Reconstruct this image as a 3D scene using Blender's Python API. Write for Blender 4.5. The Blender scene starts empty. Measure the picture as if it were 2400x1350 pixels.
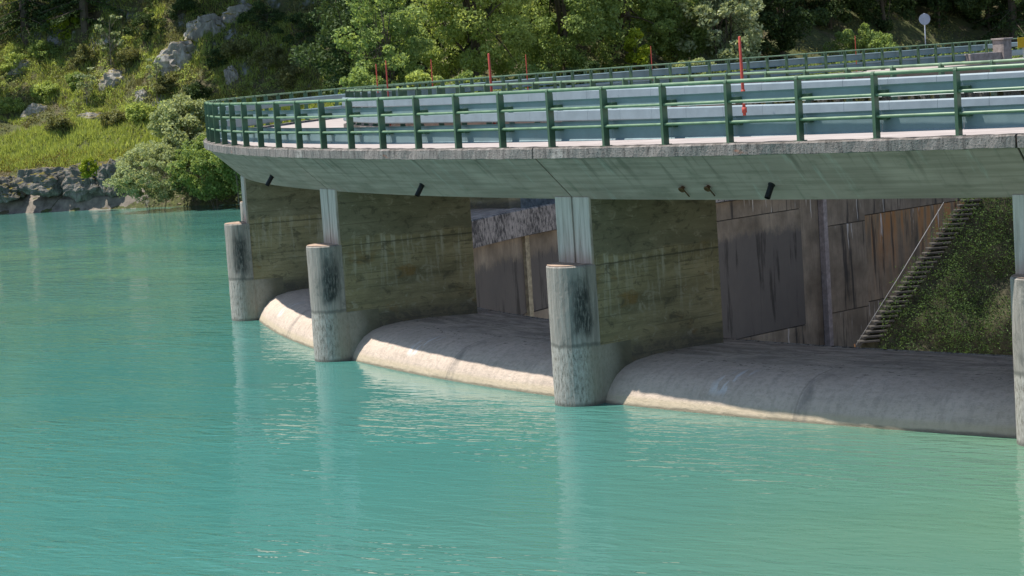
import bpy, bmesh, math, random
import numpy as np
from mathutils import Matrix, Vector, noise, geometry
R = math.radians
random.seed(7)
rng = np.random.default_rng(11)
scene = bpy.context.scene
col = scene.collection

# ------------------------------------------------------------------ camera
CAM_Z = 6.558
F_PX, PITCH, ROLL = 4930.4, 0.10665, -0.0670          # focal length in photograph pixels
fwd = Vector((0, math.cos(PITCH), -math.sin(PITCH)))
rgt0, up0 = Vector((1, 0, 0)), Vector((0, math.sin(PITCH), math.cos(PITCH)))
rgt = rgt0 * math.cos(ROLL) + up0 * math.sin(ROLL)
upv = -rgt0 * math.sin(ROLL) + up0 * math.cos(ROLL)
cam = bpy.data.cameras.new('camera')
cam.sensor_width = 36
cam.lens = F_PX / 2400 * 36
cam.clip_start = 0.5
cam.clip_end = 2000
camo = bpy.data.objects.new('camera', cam)
m = Matrix((rgt, upv, -fwd)).transposed().to_4x4()
m.translation = Vector((0, 0, CAM_Z))
camo.matrix_world = m
col.objects.link(camo)
scene.camera = camo

# ------------------------------------------------------------------ light
SUN_HEAD, SUN_ELEV = 171.0, 69.2                       # where the sun stands: heading from +X, height
world = bpy.data.worlds.new('World')
scene.world = world
world.use_nodes = True
wn = world.node_tree.nodes
sky = wn.new('ShaderNodeTexSky')
sky.sky_type = 'NISHITA'
sky.sun_disc = False
sky.sun_elevation = R(SUN_ELEV)
sky.sun_rotation = R(90 - SUN_HEAD)
sky.altitude = 900
wn['Background'].inputs[1].default_value = 0.12
world.node_tree.links.new(sky.outputs[0], wn['Background'].inputs[0])
sun = bpy.data.lights.new('sun', 'SUN')
sun.energy = 5.0
sun.angle = R(0.55)
sun.color = (1.0, 0.945, 0.87)
suno = bpy.data.objects.new('sun', sun)
sd = Vector((math.cos(R(SUN_HEAD)) * math.cos(R(SUN_ELEV)), math.sin(R(SUN_HEAD)) * math.cos(R(SUN_ELEV)), math.sin(R(SUN_ELEV))))
suno.rotation_euler = sd.to_track_quat('Z', 'Y').to_euler()
suno.location = sd * 80
col.objects.link(suno)
scene.view_settings.view_transform = 'Standard'
scene.view_settings.look = 'None'
scene.view_settings.gamma = 1
scene.view_settings.exposure = 0.55
scene.cycles.max_bounces = 6
scene.cycles.diffuse_bounces = 3
scene.cycles.transparent_max_bounces = 4


def at(x, y, d):
    """A point of the place, d metres ahead of the camera, that the photograph shows at pixel x, y."""
    v = fwd + rgt * ((x - 1200) / F_PX) - upv * ((y - 675) / F_PX)
    v = v * (d / v.y)
    return Vector((v.x, v.y, v.z + CAM_Z))


# ------------------------------------------------------------------ materials
class NT:
    def __init__(self, name):
        self.m = bpy.data.materials.new(name)
        self.m.use_nodes = True
        self.t = self.m.node_tree
        self.n, self.l = self.t.nodes, self.t.links
        self.b = self.n['Principled BSDF']
        self.out = self.n['Material Output']

    def new(self, kind, ins=None, **kw):
        x = self.n.new(kind)
        for k, v in kw.items():
            setattr(x, k, v)
        for k, v in (ins or {}).items():
            self.put(x.inputs[k], v)
        return x

    def put(self, sock, v):
        if isinstance(v, bpy.types.NodeSocket):
            self.l.new(v, sock)
        else:
            if sock.type == 'RGBA' and isinstance(v, tuple) and len(v) == 3:
                v = (*v, 1)
            sock.default_value = v

    def uv(self):
        return self.new('ShaderNodeUVMap').outputs[0]

    def obj(self):
        return self.new('ShaderNodeTexCoord').outputs['Object']

    def gen(self):
        return self.new('ShaderNodeTexCoord').outputs['Generated']

    def pos(self):
        return self.new('ShaderNodeNewGeometry').outputs['Position']

    def island(self):
        return self.new('ShaderNodeNewGeometry').outputs['Random Per Island']

    def sep(self, v):
        s = self.new('ShaderNodeSeparateXYZ', {0: v})
        return s.outputs[0], s.outputs[1], s.outputs[2]

    def scale(self, v, s, rot=(0, 0, 0), loc=(0, 0, 0)):
        return self.new('ShaderNodeMapping', {0: v, 1: loc, 2: rot, 3: s}).outputs[0]

    def rs(self, v, ang, s, loc=(0, 0, 0)):
        return self.scale(self.scale(v, (1, 1, 1), rot=(0, 0, ang)), s, loc=loc)

    def noise(self, v, s=1.0, d=4, r=0.55, dist=0.0):
        return self.new('ShaderNodeTexNoise', {'Vector': v, 'Scale': s, 'Detail': d, 'Roughness': r, 'Distortion': dist}).outputs[0]

    def voro(self, v, s=1.0, feat='F1'):
        return self.new('ShaderNodeTexVoronoi', {'Vector': v, 'Scale': s}, feature=feat).outputs[0]

    def math(self, op, a, b=0.0, c=0.0, clamp=False):
        x = self.new('ShaderNodeMath', {0: a, 1: b, 2: c}, operation=op)
        x.use_clamp = clamp
        return x.outputs[0]

    def rng(self, v, a, b, lo=0.0, hi=1.0):
        return self.new('ShaderNodeMapRange', {0: v, 1: a, 2: b, 3: lo, 4: hi}, interpolation_type='SMOOTHSTEP').outputs[0]

    def ramp(self, f, stops):
        x = self.new('ShaderNodeValToRGB', {0: f})
        e = x.color_ramp.elements
        while len(e) < len(stops):
            e.new(0.5)
        for q, (p, c) in zip(e, stops):
            q.position = p
            q.color = (*c, 1)
        return x.outputs[0]

    def mix(self, f, a, b, mode='MIX'):
        x = self.new('ShaderNodeMix', data_type='RGBA', blend_type=mode)
        self.put(x.inputs[0], f)
        self.put(x.inputs[6], a)
        self.put(x.inputs[7], b)
        return x.outputs[2]

    def bump(self, h, s=0.3, d=0.05, normal=None):
        ins = {'Strength': s, 'Distance': d, 'Height': h}
        if normal is not None:
            ins['Normal'] = normal
        return self.new('ShaderNodeBump', ins).outputs[0]

    def done(self, color, rough=0.85, normal=None, spec=0.3, metal=0.0):
        self.put(self.b.inputs['Base Color'], color)
        self.put(self.b.inputs['Roughness'], rough)
        self.put(self.b.inputs['Metallic'], metal)
        self.b.inputs['Specular IOR Level'].default_value = spec
        if normal is not None:
            self.put(self.b.inputs['Normal'], normal)
        return self.m


def mat_soffit():
    k = NT('soffit_concrete')
    uv = k.uv()
    big = k.noise(k.scale(uv, (0.5, 0.7, 1)), 1, 5)
    board = k.noise(k.scale(uv, (0.35, 9, 1)), 1, 4)
    drip = k.noise(k.scale(uv, (3.2, 0.5, 1), rot=(0, 0, 0.5)), 1, 5, 0.6)
    c = k.ramp(big, [(0.3, (0.31, 0.225, 0.19)), (0.7, (0.50, 0.37, 0.315))])
    c = k.mix(k.rng(board, 0.42, 0.62, 0, 0.45), c, (0.21, 0.165, 0.125))
    c = k.mix(k.rng(drip, 0.56, 0.72, 0, 0.55), c, (0.52, 0.48, 0.43))
    c = k.mix(k.rng(drip, 0.40, 0.28, 0, 0.5), c, (0.13, 0.14, 0.10))
    u, v, _ = k.sep(uv)
    run = k.math('MULTIPLY', k.rng(k.noise(k.scale(uv, (4.5, 0.45, 1)), 1, 5, 0.6), 0.52, 0.66), k.rng(v, 1.7, 0.5))
    c = k.mix(k.math('MULTIPLY', run, 0.6), c, (0.12, 0.10, 0.075))
    blot = k.noise(k.scale(uv, (1.1, 2.2, 1)), 1, 6, 0.7)
    c = k.mix(k.rng(blot, 0.52, 0.68, 0, 0.5), c, (0.20, 0.165, 0.125))
    fine = k.noise(uv, 40, 3)
    return k.done(c, 0.9, k.bump(k.math('ADD', fine, blot), 0.3, 0.015))


def mat_kerb():
    k = NT('kerb_concrete')
    uv = k.uv()
    drip = k.noise(k.scale(uv, (9, 1.6, 1)), 1, 6, 0.7)
    big = k.noise(k.scale(uv, (0.55, 1, 1)), 1, 4, 0.6)
    spot = k.noise(uv, 26, 4, 0.7)
    c = k.ramp(drip, [(0.32, (0.06, 0.054, 0.05)), (0.48, (0.20, 0.18, 0.165)), (0.75, (0.34, 0.31, 0.285))])
    c = k.mix(k.rng(big, 0.60, 0.68, 0, 0.55), c, (0.52, 0.48, 0.44))
    c = k.mix(k.rng(spot, 0.56, 0.64, 0, 0.9), c, (0.035, 0.032, 0.03))
    u, v, _ = k.sep(uv)
    c = k.mix(k.math('MULTIPLY', k.rng(v, 0.50, 0.40), k.rng(k.noise(k.scale(uv, (3, 3, 1)), 1, 4), 0.40, 0.56, 0, 0.8)), c, (0.05, 0.045, 0.035))
    c = k.mix(k.rng(k.noise(k.scale(uv, (0.9, 3, 1), loc=(31, 0, 0)), 1, 3), 0.70, 0.76, 0, 0.7), c, (0.26, 0.10, 0.05))
    return k.done(c, 0.95, k.bump(spot, 0.6, 0.03))


def mat_road():
    k = NT('road_concrete')
    p = k.pos()
    c = k.ramp(k.noise(p, 1.2, 6, 0.6), [(0.3, (0.30, 0.262, 0.24)), (0.7, (0.40, 0.355, 0.33))])
    c = k.mix(k.rng(k.noise(p, 30, 3), 0.55, 0.75, 0, 0.35), c, (0.3, 0.28, 0.26))
    return k.done(c, 0.92, k.bump(k.noise(p, 60, 2), 0.2, 0.01))


def mat_weir():
    k = NT('weir_concrete')
    uv = k.uv()
    u, v, _ = k.sep(uv)
    base = k.ramp(k.noise(k.scale(uv, (0.6, 1.3, 1)), 1, 5), [(0.3, (0.48, 0.39, 0.315)), (0.72, (0.63, 0.51, 0.415))])
    # wet silt on the flat top of the crest
    streak = k.noise(k.scale(uv, (0.8, 3.2, 1)), 1, 6, 0.65, 0.4)
    topf = k.rng(v, 1.25, 2.2)
    c = k.mix(k.math('MULTIPLY', topf, k.rng(streak, 0.40, 0.60, 0, 0.75)), base, (0.25, 0.205, 0.17))
    grain = k.noise(k.scale(uv, (7, 7, 1)), 1, 6, 0.75)
    c = k.mix(k.rng(grain, 0.44, 0.62, 0, 0.45), c, (0.33, 0.27, 0.22))
    flow = k.noise(k.scale(uv, (5.5, 0.55, 1)), 1, 5, 0.65, 0.3)
    c = k.mix(k.rng(flow, 0.52, 0.66, 0, 0.22), c, (0.27, 0.225, 0.185))
    c = k.mix(k.rng(flow, 0.42, 0.34, 0, 0.25), c, (0.66, 0.56, 0.47))
    specks = k.noise(k.scale(uv, (5, 11, 1)), 1, 5, 0.75)
    specm = k.math('MULTIPLY', k.rng(specks, 0.575, 0.625), k.rng(k.noise(k.scale(uv, (0.9, 1.6, 1)), 1, 3), 0.38, 0.56))
    c = k.mix(k.math('MULTIPLY', specm, k.rng(v, 0.85, 1.5, 0.04, 0.9)), c, (0.035, 0.032, 0.03))
    # tide marks by the water
    c = k.mix(k.rng(v, 0.24, 0.12, 0, 0.55), c, (0.46, 0.38, 0.24))
    edge = k.math('ADD', v, k.math('MULTIPLY', k.noise(k.scale(uv, (2, 8, 1)), 1, 4), 0.12))
    c = k.mix(k.rng(edge, 0.13, 0.07, 0, 0.8), c, (0.16, 0.14, 0.10))
    # the old form joint in the middle of each bay
    wob = k.math('ADD', u, k.math('MULTIPLY', k.noise(k.scale(uv, (1.0, 1.6, 1)), 1, 4), 0.28))
    band = k.rng(k.math('ABSOLUTE', k.math('SUBTRACT', wob, 5.0)), 0.20, 0.05)
    band = k.math('MULTIPLY', band, k.rng(k.noise(k.scale(uv, (5, 3, 1)), 1, 4), 0.36, 0.62))
    band = k.math('MULTIPLY', band, k.rng(v, 1.5, 0.9))
    c = k.mix(k.math('MULTIPLY', band, 0.55), c, (0.16, 0.145, 0.13))
    c = k.mix(k.rng(k.math('ABSOLUTE', k.math('SUBTRACT', k.math('ADD', u, k.math('MULTIPLY', grain, 0.05)), 5.03)), 0.03, 0.012, 0, 0.3), c, (0.12, 0.10, 0.08))
    # pale lime smear
    wob2 = k.math('ADD', k.math('ADD', u, k.math('MULTIPLY', v, 0.35)), k.math('MULTIPLY', k.noise(k.scale(uv, (3, 2, 1)), 1, 4), 0.6))
    sm = k.math('MULTIPLY', k.rng(k.math('ABSOLUTE', k.math('SUBTRACT', wob2, 7.35)), 0.3, 0.1), k.rng(k.noise(k.scale(uv, (7, 1.5, 1), rot=(0, 0, 0.3)), 1, 3), 0.5, 0.56))
    sm = k.math('MULTIPLY', sm, k.math('MULTIPLY', k.rng(v, 1.25, 1.0), k.rng(v, 0.3, 0.5)))
    c = k.mix(k.math('MULTIPLY', sm, 0.6), c, (0.66, 0.65, 0.64))
    fine = k.noise(uv, 55, 4, 0.7)
    return k.done(c, 0.93, k.bump(k.math('ADD', fine, k.math('ADD', k.math('MULTIPLY', specks, 1.5), k.math('MULTIPLY', grain, 1.5))), 0.6, 0.03))


def mat_nose():
    """Local frame of a pier: +X points to the lake, +Y to the near bay, Z up."""
    k = NT('pier_nose_concrete')
    o = k.obj()
    x, y, z = k.sep(o)
    ang = k.math('MULTIPLY', k.math('ARCTAN2', y, k.math('SUBTRACT', x, -0.80)), 0.6)
    cyl = k.new('ShaderNodeCombineXYZ', {0: ang, 1: z, 2: 0.0}).outputs[0]
    info = k.new('ShaderNodeObjectInfo').outputs['Random']
    cyl = k.new('ShaderNodeVectorMath', {0: cyl, 1: k.new('ShaderNodeCombineXYZ', {0: k.math('MULTIPLY', info, 40), 1: 0.0, 2: 0.0}).outputs[0]}, operation='ADD').outputs[0]
    cen = k.math('ADD', 0.52, k.math('MULTIPLY', info, 0.22))
    streak = k.noise(k.scale(cyl, (11, 0.7, 1)), 1, 6, 0.7)
    c = k.ramp(streak, [(0.3, (0.19, 0.17, 0.145)), (0.55, (0.34, 0.305, 0.265)), (0.8, (0.50, 0.45, 0.40))])
    # black algae patch down the front
    dark = k.math('MULTIPLY', k.rng(k.math('ABSOLUTE', k.math('SUBTRACT', k.math('ADD', ang, k.math('MULTIPLY', k.math('SUBTRACT', k.noise(k.scale(cyl, (1.5, 1.2, 1)), 1, 3), 0.5), 0.35)), cen)), 0.38, 0.10), k.math('MULTIPLY', k.rng(k.math('ADD', z, k.math('MULTIPLY', k.noise(k.scale(cyl, (7, 1, 1)), 1, 4), 0.5)), 1.5, 1.75), k.rng(k.math('ADD', z, k.math('MULTIPLY', k.noise(k.scale(cyl, (9, 1, 1)), 1, 4), 0.8)), 3.05, 2.45)))
    grain = k.noise(k.scale(cyl, (24, 5, 1)), 1, 5, 0.7)
    c = k.mix(k.math('MULTIPLY', dark, k.rng(grain, 0.34, 0.56, 0.35, 1.0)), c, (0.045, 0.046, 0.042))
    c = k.mix(k.rng(grain, 0.60, 0.72, 0, 0.6), c, (0.12, 0.12, 0.11))
    blot = k.noise(k.scale(cyl, (2.4, 1.6, 1)), 1, 6, 0.72, 0.5)
    c = k.mix(k.rng(blot, 0.52, 0.66, 0, 0.65), c, (0.13, 0.125, 0.11))
    # old waterline and pitted foot
    zl = k.math('ADD', z, k.math('MULTIPLY', k.noise(k.scale(cyl, (5, 1, 1)), 1, 3), 0.12))
    c = k.mix(k.rng(k.math('ABSOLUTE', k.math('SUBTRACT', zl, 1.21)), 0.07, 0.02, 0, 0.6), c, (0.10, 0.10, 0.085))
    foot = k.rng(zl, 1.22, 1.15)
    pit = k.noise(k.scale(cyl, (19, 7, 1)), 1, 5, 0.75)
    fc = k.ramp(pit, [(0.36, (0.10, 0.09, 0.07)), (0.47, (0.36, 0.325, 0.28)), (0.68, (0.60, 0.55, 0.49))])
    c = k.mix(k.math('MULTIPLY', foot, 0.8), c, k.mix(k.rng(ang, 0.55, 0.95, 0.0, 0.75), fc, (0.30, 0.265, 0.20)))
    wx = k.math('ADD', x, k.math('MULTIPLY', k.noise(k.scale(o, (3, 3, 3)), 1, 4), 0.35))
    c = k.mix(k.rng(wx, -0.85, -1.45), c, k.ramp(blot, [(0.3, (0.10, 0.088, 0.06)), (0.7, (0.19, 0.165, 0.11))]))
    c = k.mix(k.rng(z, 0.10, 0.02, 0, 0.7), c, (0.10, 0.10, 0.08))
    return k.done(c, 0.93, k.bump(k.math('ADD', streak, pit), 0.5, 0.025))


def mat_pierwall():
    k = NT('pier_wall_concrete')
    o = k.obj()
    x, y, z = k.sep(o)
    fl = k.new('ShaderNodeCombineXYZ', {0: x, 1: z, 2: y}).outputs[0]
    info = k.new('ShaderNodeObjectInfo').outputs['Random']
    fl = k.new('ShaderNodeVectorMath', {0: fl, 1: k.new('ShaderNodeCombineXYZ', {0: k.math('MULTIPLY', info, 50), 1: 0.0, 2: 0.0}).outputs[0]}, operation='ADD').outputs[0]
    lift = k.noise(k.scale(fl, (0.7, 2.2, 1)), 1, 6, 0.62, 0.5)
    board = k.noise(k.scale(fl, (0.5, 12, 1)), 1, 3)
    drip = k.noise(k.scale(fl, (8, 0.8, 1)), 1, 5, 0.65)
    c = k.ramp(lift, [(0.3, (0.16, 0.135, 0.075)), (0.5, (0.28, 0.235, 0.13)), (0.72, (0.40, 0.33, 0.19))])
    c = k.mix(k.rng(board, 0.45, 0.65, 0, 0.4), c, (0.13, 0.12, 0.07))
    # pale lime runs under the upper pour, green film above it
    zz = k.math('ADD', z, k.math('MULTIPLY', k.noise(k.scale(fl, (1.6, 2.5, 1)), 1, 5, 0.65), 0.5))
    upper = k.rng(zz, 3.02, 3.08)
    runs = k.math('MULTIPLY', k.rng(drip, 0.48, 0.66), k.math('MULTIPLY', k.rng(zz, 3.08, 3.0), k.rng(z, 1.2, 2.5)))
    c = k.mix(k.math('MULTIPLY', runs, 0.75), c, (0.46, 0.42, 0.32))
    c = k.mix(k.math('MULTIPLY', upper, 0.85), c, k.ramp(lift, [(0.3, (0.15, 0.135, 0.085)), (0.7, (0.27, 0.245, 0.16))]))
    rust = k.math('MULTIPLY', k.rng(k.noise(k.scale(fl, (1.3, 2.6, 1), loc=(9, 4, 0)), 1, 4), 0.56, 0.68), k.rng(z, 3.2, 2.0))
    c = k.mix(k.math('MULTIPLY', rust, 0.6), c, (0.25, 0.14, 0.04))
    c = k.mix(k.rng(z, 1.25, 0.75, 0, 0.55), c, (0.12, 0.11, 0.085))
    bl = k.noise(k.scale(fl, (3.0, 4.5, 1)), 1, 6, 0.7, 0.6)
    c = k.mix(k.rng(bl, 0.54, 0.68, 0, 0.6), c, (0.40, 0.36, 0.26))
    c = k.mix(k.rng(bl, 0.46, 0.34, 0, 0.65), c, (0.085, 0.075, 0.05))
    bw_ = k.math('ABSOLUTE', k.math('SUBTRACT', k.math('FRACT', k.math('DIVIDE', k.math('ADD', z, k.math('MULTIPLY', k.noise(k.scale(fl, (0.7, 0.3, 1)), 1, 2), 0.02)), 0.165)), 0.5))
    c = k.mix(k.math('MULTIPLY', k.rng(bw_, 0.44, 0.49), k.rng(k.noise(k.scale(fl, (1.5, 6, 1)), 1, 4), 0.45, 0.6, 0.0, 0.55)), c, (0.07, 0.06, 0.04))
    lj = k.rng(k.math('ABSOLUTE', k.math('SUBTRACT', z, k.math('ADD', 2.62, k.math('MULTIPLY', k.noise(k.scale(fl, (6, 1, 1)), 1, 3), 0.05)))), 0.022, 0.008)
    c = k.mix(k.math('MULTIPLY', lj, 0.6), c, (0.06, 0.055, 0.04))
    c = k.mix(k.math('MULTIPLY', k.rng(z, 1.15, 0.9), k.rng(bl, 0.40, 0.55, 0.2, 0.75)), c, (0.085, 0.075, 0.06))
    fine = k.noise(fl, 30, 4, 0.7)
    return k.done(c, 0.93, k.bump(k.math('ADD', fine, k.math('ADD', board, bl)), 0.5, 0.03))


def mat_pierfront():
    k = NT('pier_front_concrete')
    o = k.obj()
    x, y, z = k.sep(o)
    fl = k.new('ShaderNodeCombineXYZ', {0: y, 1: z, 2: x}).outputs[0]
    drip = k.noise(k.scale(fl, (13, 0.6, 1)), 1, 6, 0.7)
    c = k.ramp(drip, [(0.3, (0.27, 0.225, 0.18)), (0.5, (0.52, 0.45, 0.385)), (0.75, (0.68, 0.60, 0.53))])
    c = k.mix(k.rng(z, 3.0, 2.68, 0, 0.6), c, (0.38, 0.27, 0.20))
    return k.done(c, 0.92, k.bump(drip, 0.25, 0.02))


def mat_chute(state):
    k = NT('chute_wall_concrete')
    uv = k.uv()
    rnd = k.new('ShaderNodeObjectInfo').outputs['Random']
    uv2 = k.new('ShaderNodeVectorMath', {0: uv, 1: k.new('ShaderNodeCombineXYZ', {0: k.math('MULTIPLY', rnd, 30), 1: 0.0, 2: 0.0}).outputs[0]}, operation='ADD').outputs[0]
    u, v, _ = k.sep(uv)
    drip = k.noise(k.scale(uv2, (1.7, 0.18, 1)), 1, 6, 0.62)
    fine = k.noise(k.scale(uv2, (6, 0.9, 1)), 1, 6, 0.7)
    big = k.noise(k.scale(uv2, (0.6, 0.5, 1)), 1, 5, 0.6)
    c = k.ramp(big, [(0.32, (0.125, 0.10, 0.068)), (0.5, (0.235, 0.19, 0.135)), (0.7, (0.34, 0.28, 0.20))])
    c = k.mix(k.rng(fine, 0.45, 0.65, 0, 0.4), c, (0.13, 0.112, 0.09))
    if state == 'orange':
        o = k.ramp(drip, [(0.34, (0.05, 0.045, 0.04)), (0.46, (0.27, 0.19, 0.11)), (0.56, (0.42, 0.19, 0.055)), (0.68, (0.24, 0.17, 0.10))])
        c = k.mix(k.rng(k.math('ADD', v, k.math('MULTIPLY', fine, 2.5)), 5.0, 1.6, 0.12, 0.9), c, o)
    if state == 'slate':
        edge = k.math('ADD', v, k.math('MULTIPLY', k.noise(k.scale(uv2, (2.2, 1.2, 1)), 1, 6, 0.75), 1.3))
        sl = k.mix(k.rng(drip, 0.46, 0.36), (0.105, 0.094, 0.082), (0.03, 0.028, 0.026))
        c = k.mix(k.rng(edge, 1.45, 2.0, 0, 0.9), c, sl)
    else:
        c = k.mix(k.rng(k.noise(k.scale(uv2, (2.6, 0.14, 1), loc=(8, 1, 0)), 1, 5, 0.6), 0.45, 0.36, 0, 0.85), c, (0.035, 0.032, 0.03))
    lf = k.noise(k.scale(uv2, (3.6, 0.22, 1), loc=(5, 2, 0)), 1, 5, 0.6)
    lime = k.rng(k.math('SUBTRACT', lf, k.math('MULTIPLY', v, 0.05 if state != 'slate' else 0.2)), 0.565, 0.60)
    c = k.mix(k.math('MULTIPLY', lime, 0.8), c, (0.60, 0.565, 0.51))
    return k.done(c, 0.85, k.bump(k.math('ADD', fine, big), 0.4, 0.04))


def mat_mottled():
    k = NT('mottled_crest_edge')
    uv = k.uv()
    sp = k.noise(k.scale(uv, (6.0, 3.0, 1)), 1, 6, 0.75)
    bg = k.noise(k.scale(uv, (0.35, 0.5, 1)), 1, 3)
    f = k.math('ADD', sp, k.math('MULTIPLY', k.math('SUBTRACT', bg, 0.5), 0.5))
    c = k.ramp(f, [(0.42, (0.34, 0.305, 0.27)), (0.60, (0.055, 0.052, 0.048))])
    return k.done(c, 0.93)


def mat_paint(name, col_, rough=0.4, wear=0.25, var=0.25):
    k = NT(name)
    p = k.pos()
    n = k.noise(p, 3.0, 5, 0.65)
    dk = tuple(v * (1 - var) for v in col_)
    lt = tuple(min(1, v * (1 + var) + 0.01) for v in col_)
    c = k.ramp(n, [(0.3, dk), (0.7, lt)])
    ch = k.noise(k.scale(p, (1, 1, 0.5)), 22, 4, 0.7)
    c = k.mix(k.rng(ch, 0.68, 0.75, 0, wear), c, (0.22, 0.17, 0.13))
    return k.done(c, k.rng(n, 0.3, 0.7, rough, rough + 0.2), k.bump(ch, 0.1, 0.005), 0.5)


def mat_plain(name, c, rough=0.8, s=6.0, var=0.3):
    k = NT(name)
    p = k.pos()
    n = k.noise(p, s, 5, 0.65)
    cc = k.ramp(n, [(0.3, tuple(v * (1 - var) for v in c)), (0.7, tuple(min(1, v * (1 + var)) for v in c))])
    return k.done(cc, rough, k.bump(n, 0.4, 0.04))


def mat_rock(g=1.0):
    k = NT('limestone_rock')
    p = k.pos()
    n1 = k.noise(k.scale(p, (0.9, 0.9, 0.45)), 1.1, 7, 0.68, 0.6)
    n2 = k.noise(k.scale(p, (3.2, 3.2, 0.55)), 1.0, 5, 0.7, 0.8)
    c = k.ramp(n1, [(0.3, (0.075 * g, 0.068 * g, 0.058 * g)), (0.5, (0.155 * g, 0.14 * g, 0.12 * g)), (0.72, (0.32 * g, 0.295 * g, 0.26 * g))])
    c = k.mix(k.rng(n2, 0.53, 0.68, 0, 0.6), c, (0.10, 0.098, 0.09))
    c = k.mix(k.rng(n2, 0.42, 0.34, 0, 0.5), c, (0.50, 0.49, 0.47))
    nz = k.sep(k.new('ShaderNodeNewGeometry').outputs['Normal'])[2]
    moss = k.rng(k.math('ADD', nz, k.math('MULTIPLY', k.math('SUBTRACT', k.noise(p, 2.2, 4), 0.5), 1.6)), 0.55, 0.85)
    c = k.mix(moss, c, k.ramp(k.noise(p, 5, 3), [(0.35, (0.10, 0.085, 0.02)), (0.65, (0.20, 0.17, 0.035))]))
    return k.done(c, 0.95, k.bump(k.math('ADD', n1, n2), 0.9, 0.12))


def mat_ground():
    k = NT('hillside_soil')
    p = k.pos()
    n = k.noise(p, 0.7, 6, 0.65)
    n2 = k.noise(p, 3.5, 5, 0.65)
    c = k.ramp(n2, [(0.3, (0.05, 0.045, 0.02)), (0.5, (0.075, 0.085, 0.03)), (0.7, (0.12, 0.13, 0.04))])
    c = k.mix(k.rng(n, 0.50, 0.62, 0, 0.7), c, (0.115, 0.09, 0.055))
    nz = k.sep(k.new('ShaderNodeNewGeometry').outputs['Normal'])[2]
    st = k.math('ADD', nz, k.math('MULTIPLY', k.math('SUBTRACT', n, 0.5), 0.9))
    rock = k.rng(st, 0.52, 0.40)
    c = k.mix(rock, c, k.ramp(n2, [(0.35, (0.13, 0.135, 0.13)), (0.7, (0.34, 0.335, 0.32))]))
    return k.done(c, 0.95, k.bump(n2, 0.8, 0.15))


def mat_leaf(name, dark, light, trans=0.35, hot=None):
    k = NT(name)
    isl = k.island()
    p = k.pos()
    cl = k.noise(p, 0.9, 3)
    f = k.math('ADD', k.math('MULTIPLY', isl, 0.55), k.math('MULTIPLY', cl, 0.5))
    stops = [(0.15, dark), (0.75, light)]
    if hot:
        stops.append((0.97, hot))
    c = k.ramp(f, stops)
    k.b.inputs['Roughness'].default_value = 0.65
    k.b.inputs['Specular IOR Level'].default_value = 0.2
    k.put(k.b.inputs['Base Color'], c)
    tr = k.new('ShaderNodeBsdfTranslucent', {0: k.mix(0.5, c, (light[0] * 1.3, light[1] * 1.2, light[2] * 0.5))})
    mx = k.new('ShaderNodeMixShader', {0: trans, 1: k.b.outputs[0], 2: tr.outputs[0]})
    k.l.new(mx.outputs[0], k.out.inputs[0])
    return k.m


def mat_water():
    k = NT('turquoise_water')
    p = k.pos()
    big = k.noise(k.rs(p, 0.5, (0.03, 0.045, 1), (3.1, 1.7, 0)), 1, 3, 0.5)
    px, py, _ = k.sep(p)
    fx = k.math('ADD', k.math('MULTIPLY', big, 0.7), k.rng(k.math('SUBTRACT', px, k.math('MULTIPLY', py, 0.10)), -9.0, 7.0, 0.0, 0.34))
    c = k.ramp(fx, [(0.28, (0.050, 0.178, 0.156)), (0.50, (0.064, 0.174, 0.141)), (0.72, (0.104, 0.196, 0.120))])
    w0 = k.noise(k.rs(p, 0.75, (0.35, 1.1, 1)), 1.0, 2, 0.5, 0.4)
    w1 = k.noise(k.rs(p, 0.62, (0.9, 2.9, 1)), 1.0, 2, 0.5, 0.5)
    w2 = k.noise(k.rs(p, 0.40, (2.2, 5.6, 1)), 1.0, 2, 0.5, 0.4)
    w3 = k.noise(k.rs(p, 0.95, (6.0, 12.0, 1)), 1.0, 1, 0.5)
    patch = k.rng(k.noise(k.rs(p, 0.35, (0.05, 0.11, 1)), 1, 3), 0.36, 0.62, 0.35, 1.25)
    h = k.math('ADD', k.math('MULTIPLY', w0, 0.6), k.math('ADD', k.math('MULTIPLY', w1, 1.0), k.math('ADD', k.math('MULTIPLY', w2, 0.50), k.math('MULTIPLY', w3, 0.10))))
    h = k.math('MULTIPLY', h, patch)
    nrm = k.bump(h, 1.0, 0.033)
    k.b.inputs['IOR'].default_value = 1.333
    return k.done(c, 0.02, nrm, 0.5)


SOFFIT, KERB, ROAD, WEIR = mat_soffit(), mat_kerb(), mat_road(), mat_weir()
NOSE, PWALL, PFRONT = mat_nose(), mat_pierwall(), mat_pierfront()
CHUTE_O, CHUTE_G, CHUTE_B, MOTTLE = mat_chute('orange'), mat_chute('slate'), mat_chute('brown'), mat_mottled()
GREEN = mat_paint('green_paint', (0.15, 0.235, 0.135), 0.30, 0.35)
GREEN_D = mat_paint('dark_green_paint', (0.055, 0.11, 0.058), 0.38, 0.6)
STEEL = mat_paint('blue_grey_steel', (0.185, 0.245, 0.275), 0.42, 0.10, 0.10)
STEEL_D = mat_paint('teal_steel', (0.185, 0.26, 0.275), 0.36, 0.10, 0.12)
RED = mat_paint('orange_red_paint', (0.36, 0.045, 0.025), 0.5, 0.1, 0.15)
BLACK = mat_plain('black_plastic', (0.012, 0.012, 0.012), 0.5)
SEAL = mat_plain('joint_filler', (0.06, 0.06, 0.05), 0.9)
RUST = mat_plain('rusty_iron', (0.12, 0.06, 0.025), 0.9, 30)
SOIL = mat_plain('dark_bank_soil', (0.06, 0.055, 0.03), 0.95, 4, 0.6)
CABLE = mat_plain('grey_cable', (0.22, 0.22, 0.22), 0.6)
ROCK_PALE = mat_rock(2.1)
ROCK, GROUND, WATER = mat_rock(), mat_ground(), mat_water()
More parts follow.
